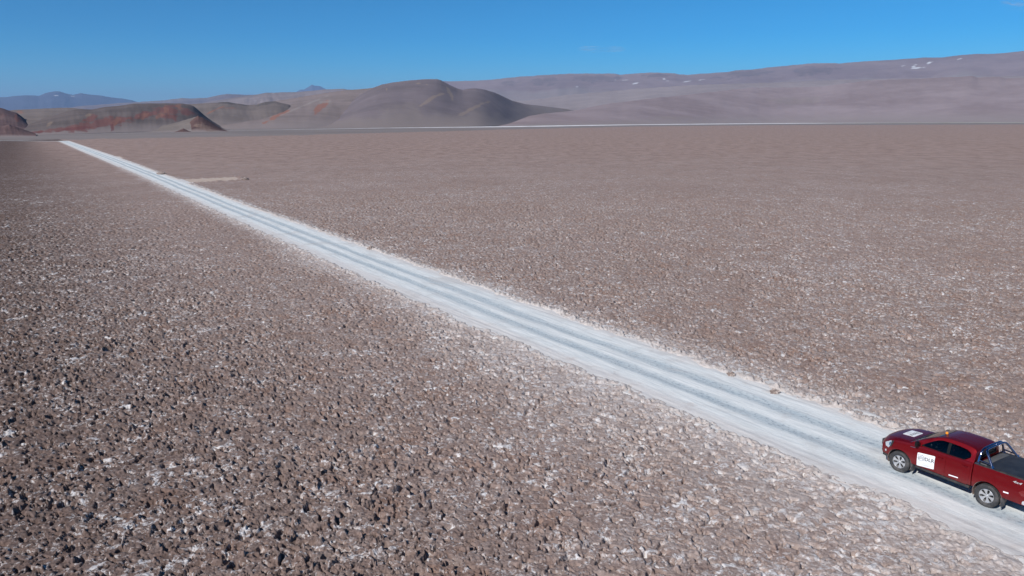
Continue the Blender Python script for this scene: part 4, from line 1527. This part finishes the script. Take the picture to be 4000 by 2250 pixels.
        add_lathe_y(bm, [(0.0001, o1 * 0.02), (0.15, o1 * 0.02), (0.15, o1 * 0.005), (0.205, o1 * 0.0), (0.205, -o1 * 0.02)], (0, 0, 0), 32)
        link('brake_disc', bm, simple('brake_dark', (0.03, 0.03, 0.032), 0.5, 0.6), e)
        return e
    for x in (0.0, WB):
        for s_ in (1, -1):
            wheel(x, s_)
            # liner inside each arch
            bm = bmesh.new()
            rad = AR - 0.004 if x == 0 else AR + 0.006
            zc = AZ + (0.02 if x == 0 else 0.03)
            ring = []
            for k in range(29):
                a_ = math.radians(-22 + 224 * k / 28)
                ring.append([bm.verts.new((x + rr2 * math.cos(a_), s_ * y_, zc + rr2 * math.sin(a_))) for y_, rr2 in ((0.505, rad), (0.885, rad), (0.885, rad - 0.012), (0.505, rad - 0.012))])
            for a_, b_ in zip(ring, ring[1:]):
                for k in range(4): bm.faces.new((a_[k], a_[(k + 1) % 4], b_[(k + 1) % 4], b_[k]))
            link('wheel_liner', bm, LINER, root)
            bm = bmesh.new()
            xf = x - 0.475
            add_box(bm, (xf, s_ * 0.80, 0.36), (0.025, 0.25, 0.32), Matrix.Rotation(0.10, 3, 'Y'), 0.008)
            link('mud_flap', bm, FLAP, root)
    # chassis
    bm = bmesh.new()
    for s_ in (1, -1): add_box(bm, (-1.75, s_ * 0.40, 0.50), (4.9, 0.09, 0.14), None, 0.01)
    add_box(bm, (-1.4, 0, 0.50), (1.5, 0.9, 0.14), None, 0.03)
    add_tube(bm, [(WB, -0.70, 0.388), (WB, 0.70, 0.388)], 0.055, 10)
    add_tube(bm, [(0, -0.70, 0.388), (0, 0.70, 0.388)], 0.04, 10)
    add_box(bm, (WB, 0, 0.39), (0.3, 0.28, 0.26), None, 0.06)
    add_box(bm, (-3.7, 0.0, 0.62), (1.0, 1.2, 0.16), None, 0.03)
    link('chassis', bm, BLACK, root)

    # ---- cabin
    def seat(x, y, w, pale=False):
        bm = bmesh.new()
        add_box(bm, (x, y, 0.98), (0.50, w, 0.16), None, 0.04)
        add_box(bm, (x - 0.27, y, 1.25), (0.14, w * 0.95, 0.56), Matrix.Rotation(-0.20, 3, 'Y'), 0.045)
        so = link('seat', bm, SEATM, root)
        for yy in ([y] if w < 0.7 else [y - 0.4, y + 0.4]):
            hb = bmesh.new()
            add_box(hb, (x - 0.345, yy, 1.57), (0.10, 0.24, 0.16), None, 0.04)
            link('headrest', hb, SEATM, so)
        return so
    seat(-1.18, 0.36, 0.46)
    seat(-1.18, -0.36, 0.46)
    seat(-2.02, 0.0, 1.16)
    bm = bmesh.new()
    add_box(bm, (-1.56, 0.40, 1.46), (0.09, 0.22, 0.42), Matrix.Rotation(-0.22, 3, 'Y'), 0.04)
    link('seat_cover', bm, PALEC, root)
    bm = bmesh.new()
    add_box(bm, (-1.66, 0.47, 1.40), (0.05, 0.10, 0.13), None, 0.02)
    link('cloth', bm, PINKC, root)
    bm = bmesh.new()
    add_box(bm, (-0.78, 0, 1.14), (0.30, 1.18, 0.26), None, 0.05)
    link('dashboard', bm, SEATM, root)
    bm = bmesh.new()
    ring = [(-0.93 + 0.06 * math.sin(a_), 0.36 + 0.18 * math.cos(a_), 1.26 + 0.17 * math.sin(a_)) for a_ in np.linspace(0, 2 * PI, 25)]
    add_tube(bm, ring, 0.014, 8, caps=False)
    add_tube(bm, [(-0.93, 0.19, 1.26), (-0.93, 0.53, 1.26)], 0.016, 8)
    add_tube(bm, [(-0.93, 0.36, 1.26), (-0.80, 0.36, 1.20)], 0.025, 8)
    link('steering_wheel', bm, BLACK, root)
    bm = bmesh.new()
    add_box(bm, (-0.90, 0.52, 1.315), (0.05, 0.06, 0.045), Matrix.Rotation(0.3, 3, 'X'), 0.008)
    link('paper', bm, PAPER, root)
    bm = bmesh.new()
    add_box(bm, (-1.10, 0.55, 1.31), (0.05, 0.04, 0.035), None, 0.008)
    link('paper', bm, PAPER, root)
    return root


build_pickup()


# ------------------------------------------------------------------ lumps of crust thrown up beside the road
def crust_lump(px, py, w, h, seed, label, mat=None):
    P0 = G(px, py)
    bm = bmesh.new()
    bmesh.ops.create_icosphere(bm, subdivisions=4, radius=1.0)
    n = np.array([v.co[:] for v in bm.verts])
    d = 1 + 0.35 * fbm(n[:, 0] * 1.6 + seed, n[:, 1] * 1.6 + n[:, 2] * 2.1, seed, 4, 0.6)
    f1, f2, c = worley(n[:, 0] * 2.3 + n[:, 2] * 1.3, n[:, 1] * 2.3 - n[:, 2], seed)
    d = d * (0.8 + 0.35 * sst(0, 0.3, f2 - f1) * (0.5 + c))
    for v, k in zip(bm.verts, d): v.co = Vector((v.co.x * k * w / 2, v.co.y * k * w / 2 * 0.8, max(v.co.z * k, -0.3) * h * 0.75))
    o = link('crust_lump', bm, mat or LUMPM, None, angle=60)
    o.location = (P0[0], P0[1], 0.0)
    tag(o, label, 'lump of earth')
    return o


def lump_material():
    M = Mat('broken_crust')
    co = M.coord()
    n = M.noise(co, 5, 5, 0.6)
    c = M.mix(M.ramp(n, 0.35, 0.65), (0.20, 0.15, 0.13), (0.42, 0.36, 0.33))
    M.set(Base_Color=c, Roughness=0.95)
    M.bump(n, 0.6, 0.05)
    return M.m


LUMPM = lump_material()
crust_lump(632, 681, 2.0, 0.75, 3, 'dark heap of dug crust beside the white road, left of the scraped strip')
crust_lump(955, 702, 1.6, 0.55, 9, 'small dark heap of crust beyond the far end of the scraped strip')
crust_lump(1449, 973, 0.75, 0.38, 14, 'brown lump of crust standing on the far road edge in the middle distance')
crust_lump(2857, 1467, 0.40, 0.24, 21, 'small brown lump on the far road edge, the farther of the two nearest the truck')
crust_lump(3027, 1535, 0.45, 0.20, 27, 'small brown lump on the far road edge, the one closest to the truck')


# ------------------------------------------------------------------ air
def build_haze():
    bm = bmesh.new()
    bmesh.ops.create_cube(bm, size=1.0)
    for v in bm.verts:
        v.co = Vector((v.co.x * 190000, v.co.y * 190000, -60 + (v.co.z + .5) * 3600))
    me = bpy.data.meshes.new('haze')
    bm.to_mesh(me)
    bm.free()
    m = bpy.data.materials.new('air')
    m.use_nodes = True
    t = m.node_tree
    t.nodes.remove(t.nodes['Principled BSDF'])
    pv = t.nodes.new('ShaderNodeVolumePrincipled')
    pv.inputs['Color'].default_value = (0.38, 0.61, 1.0, 1)
    pv.inputs['Density'].default_value = 2.0e-5
    t.links.new(pv.outputs[0], t.nodes['Material Output'].inputs['Volume'])
    me.materials.append(m)
    o = bpy.data.objects.new('haze', me)
    COL.objects.link(o)
    tag(o, kind='stuff')


build_haze()
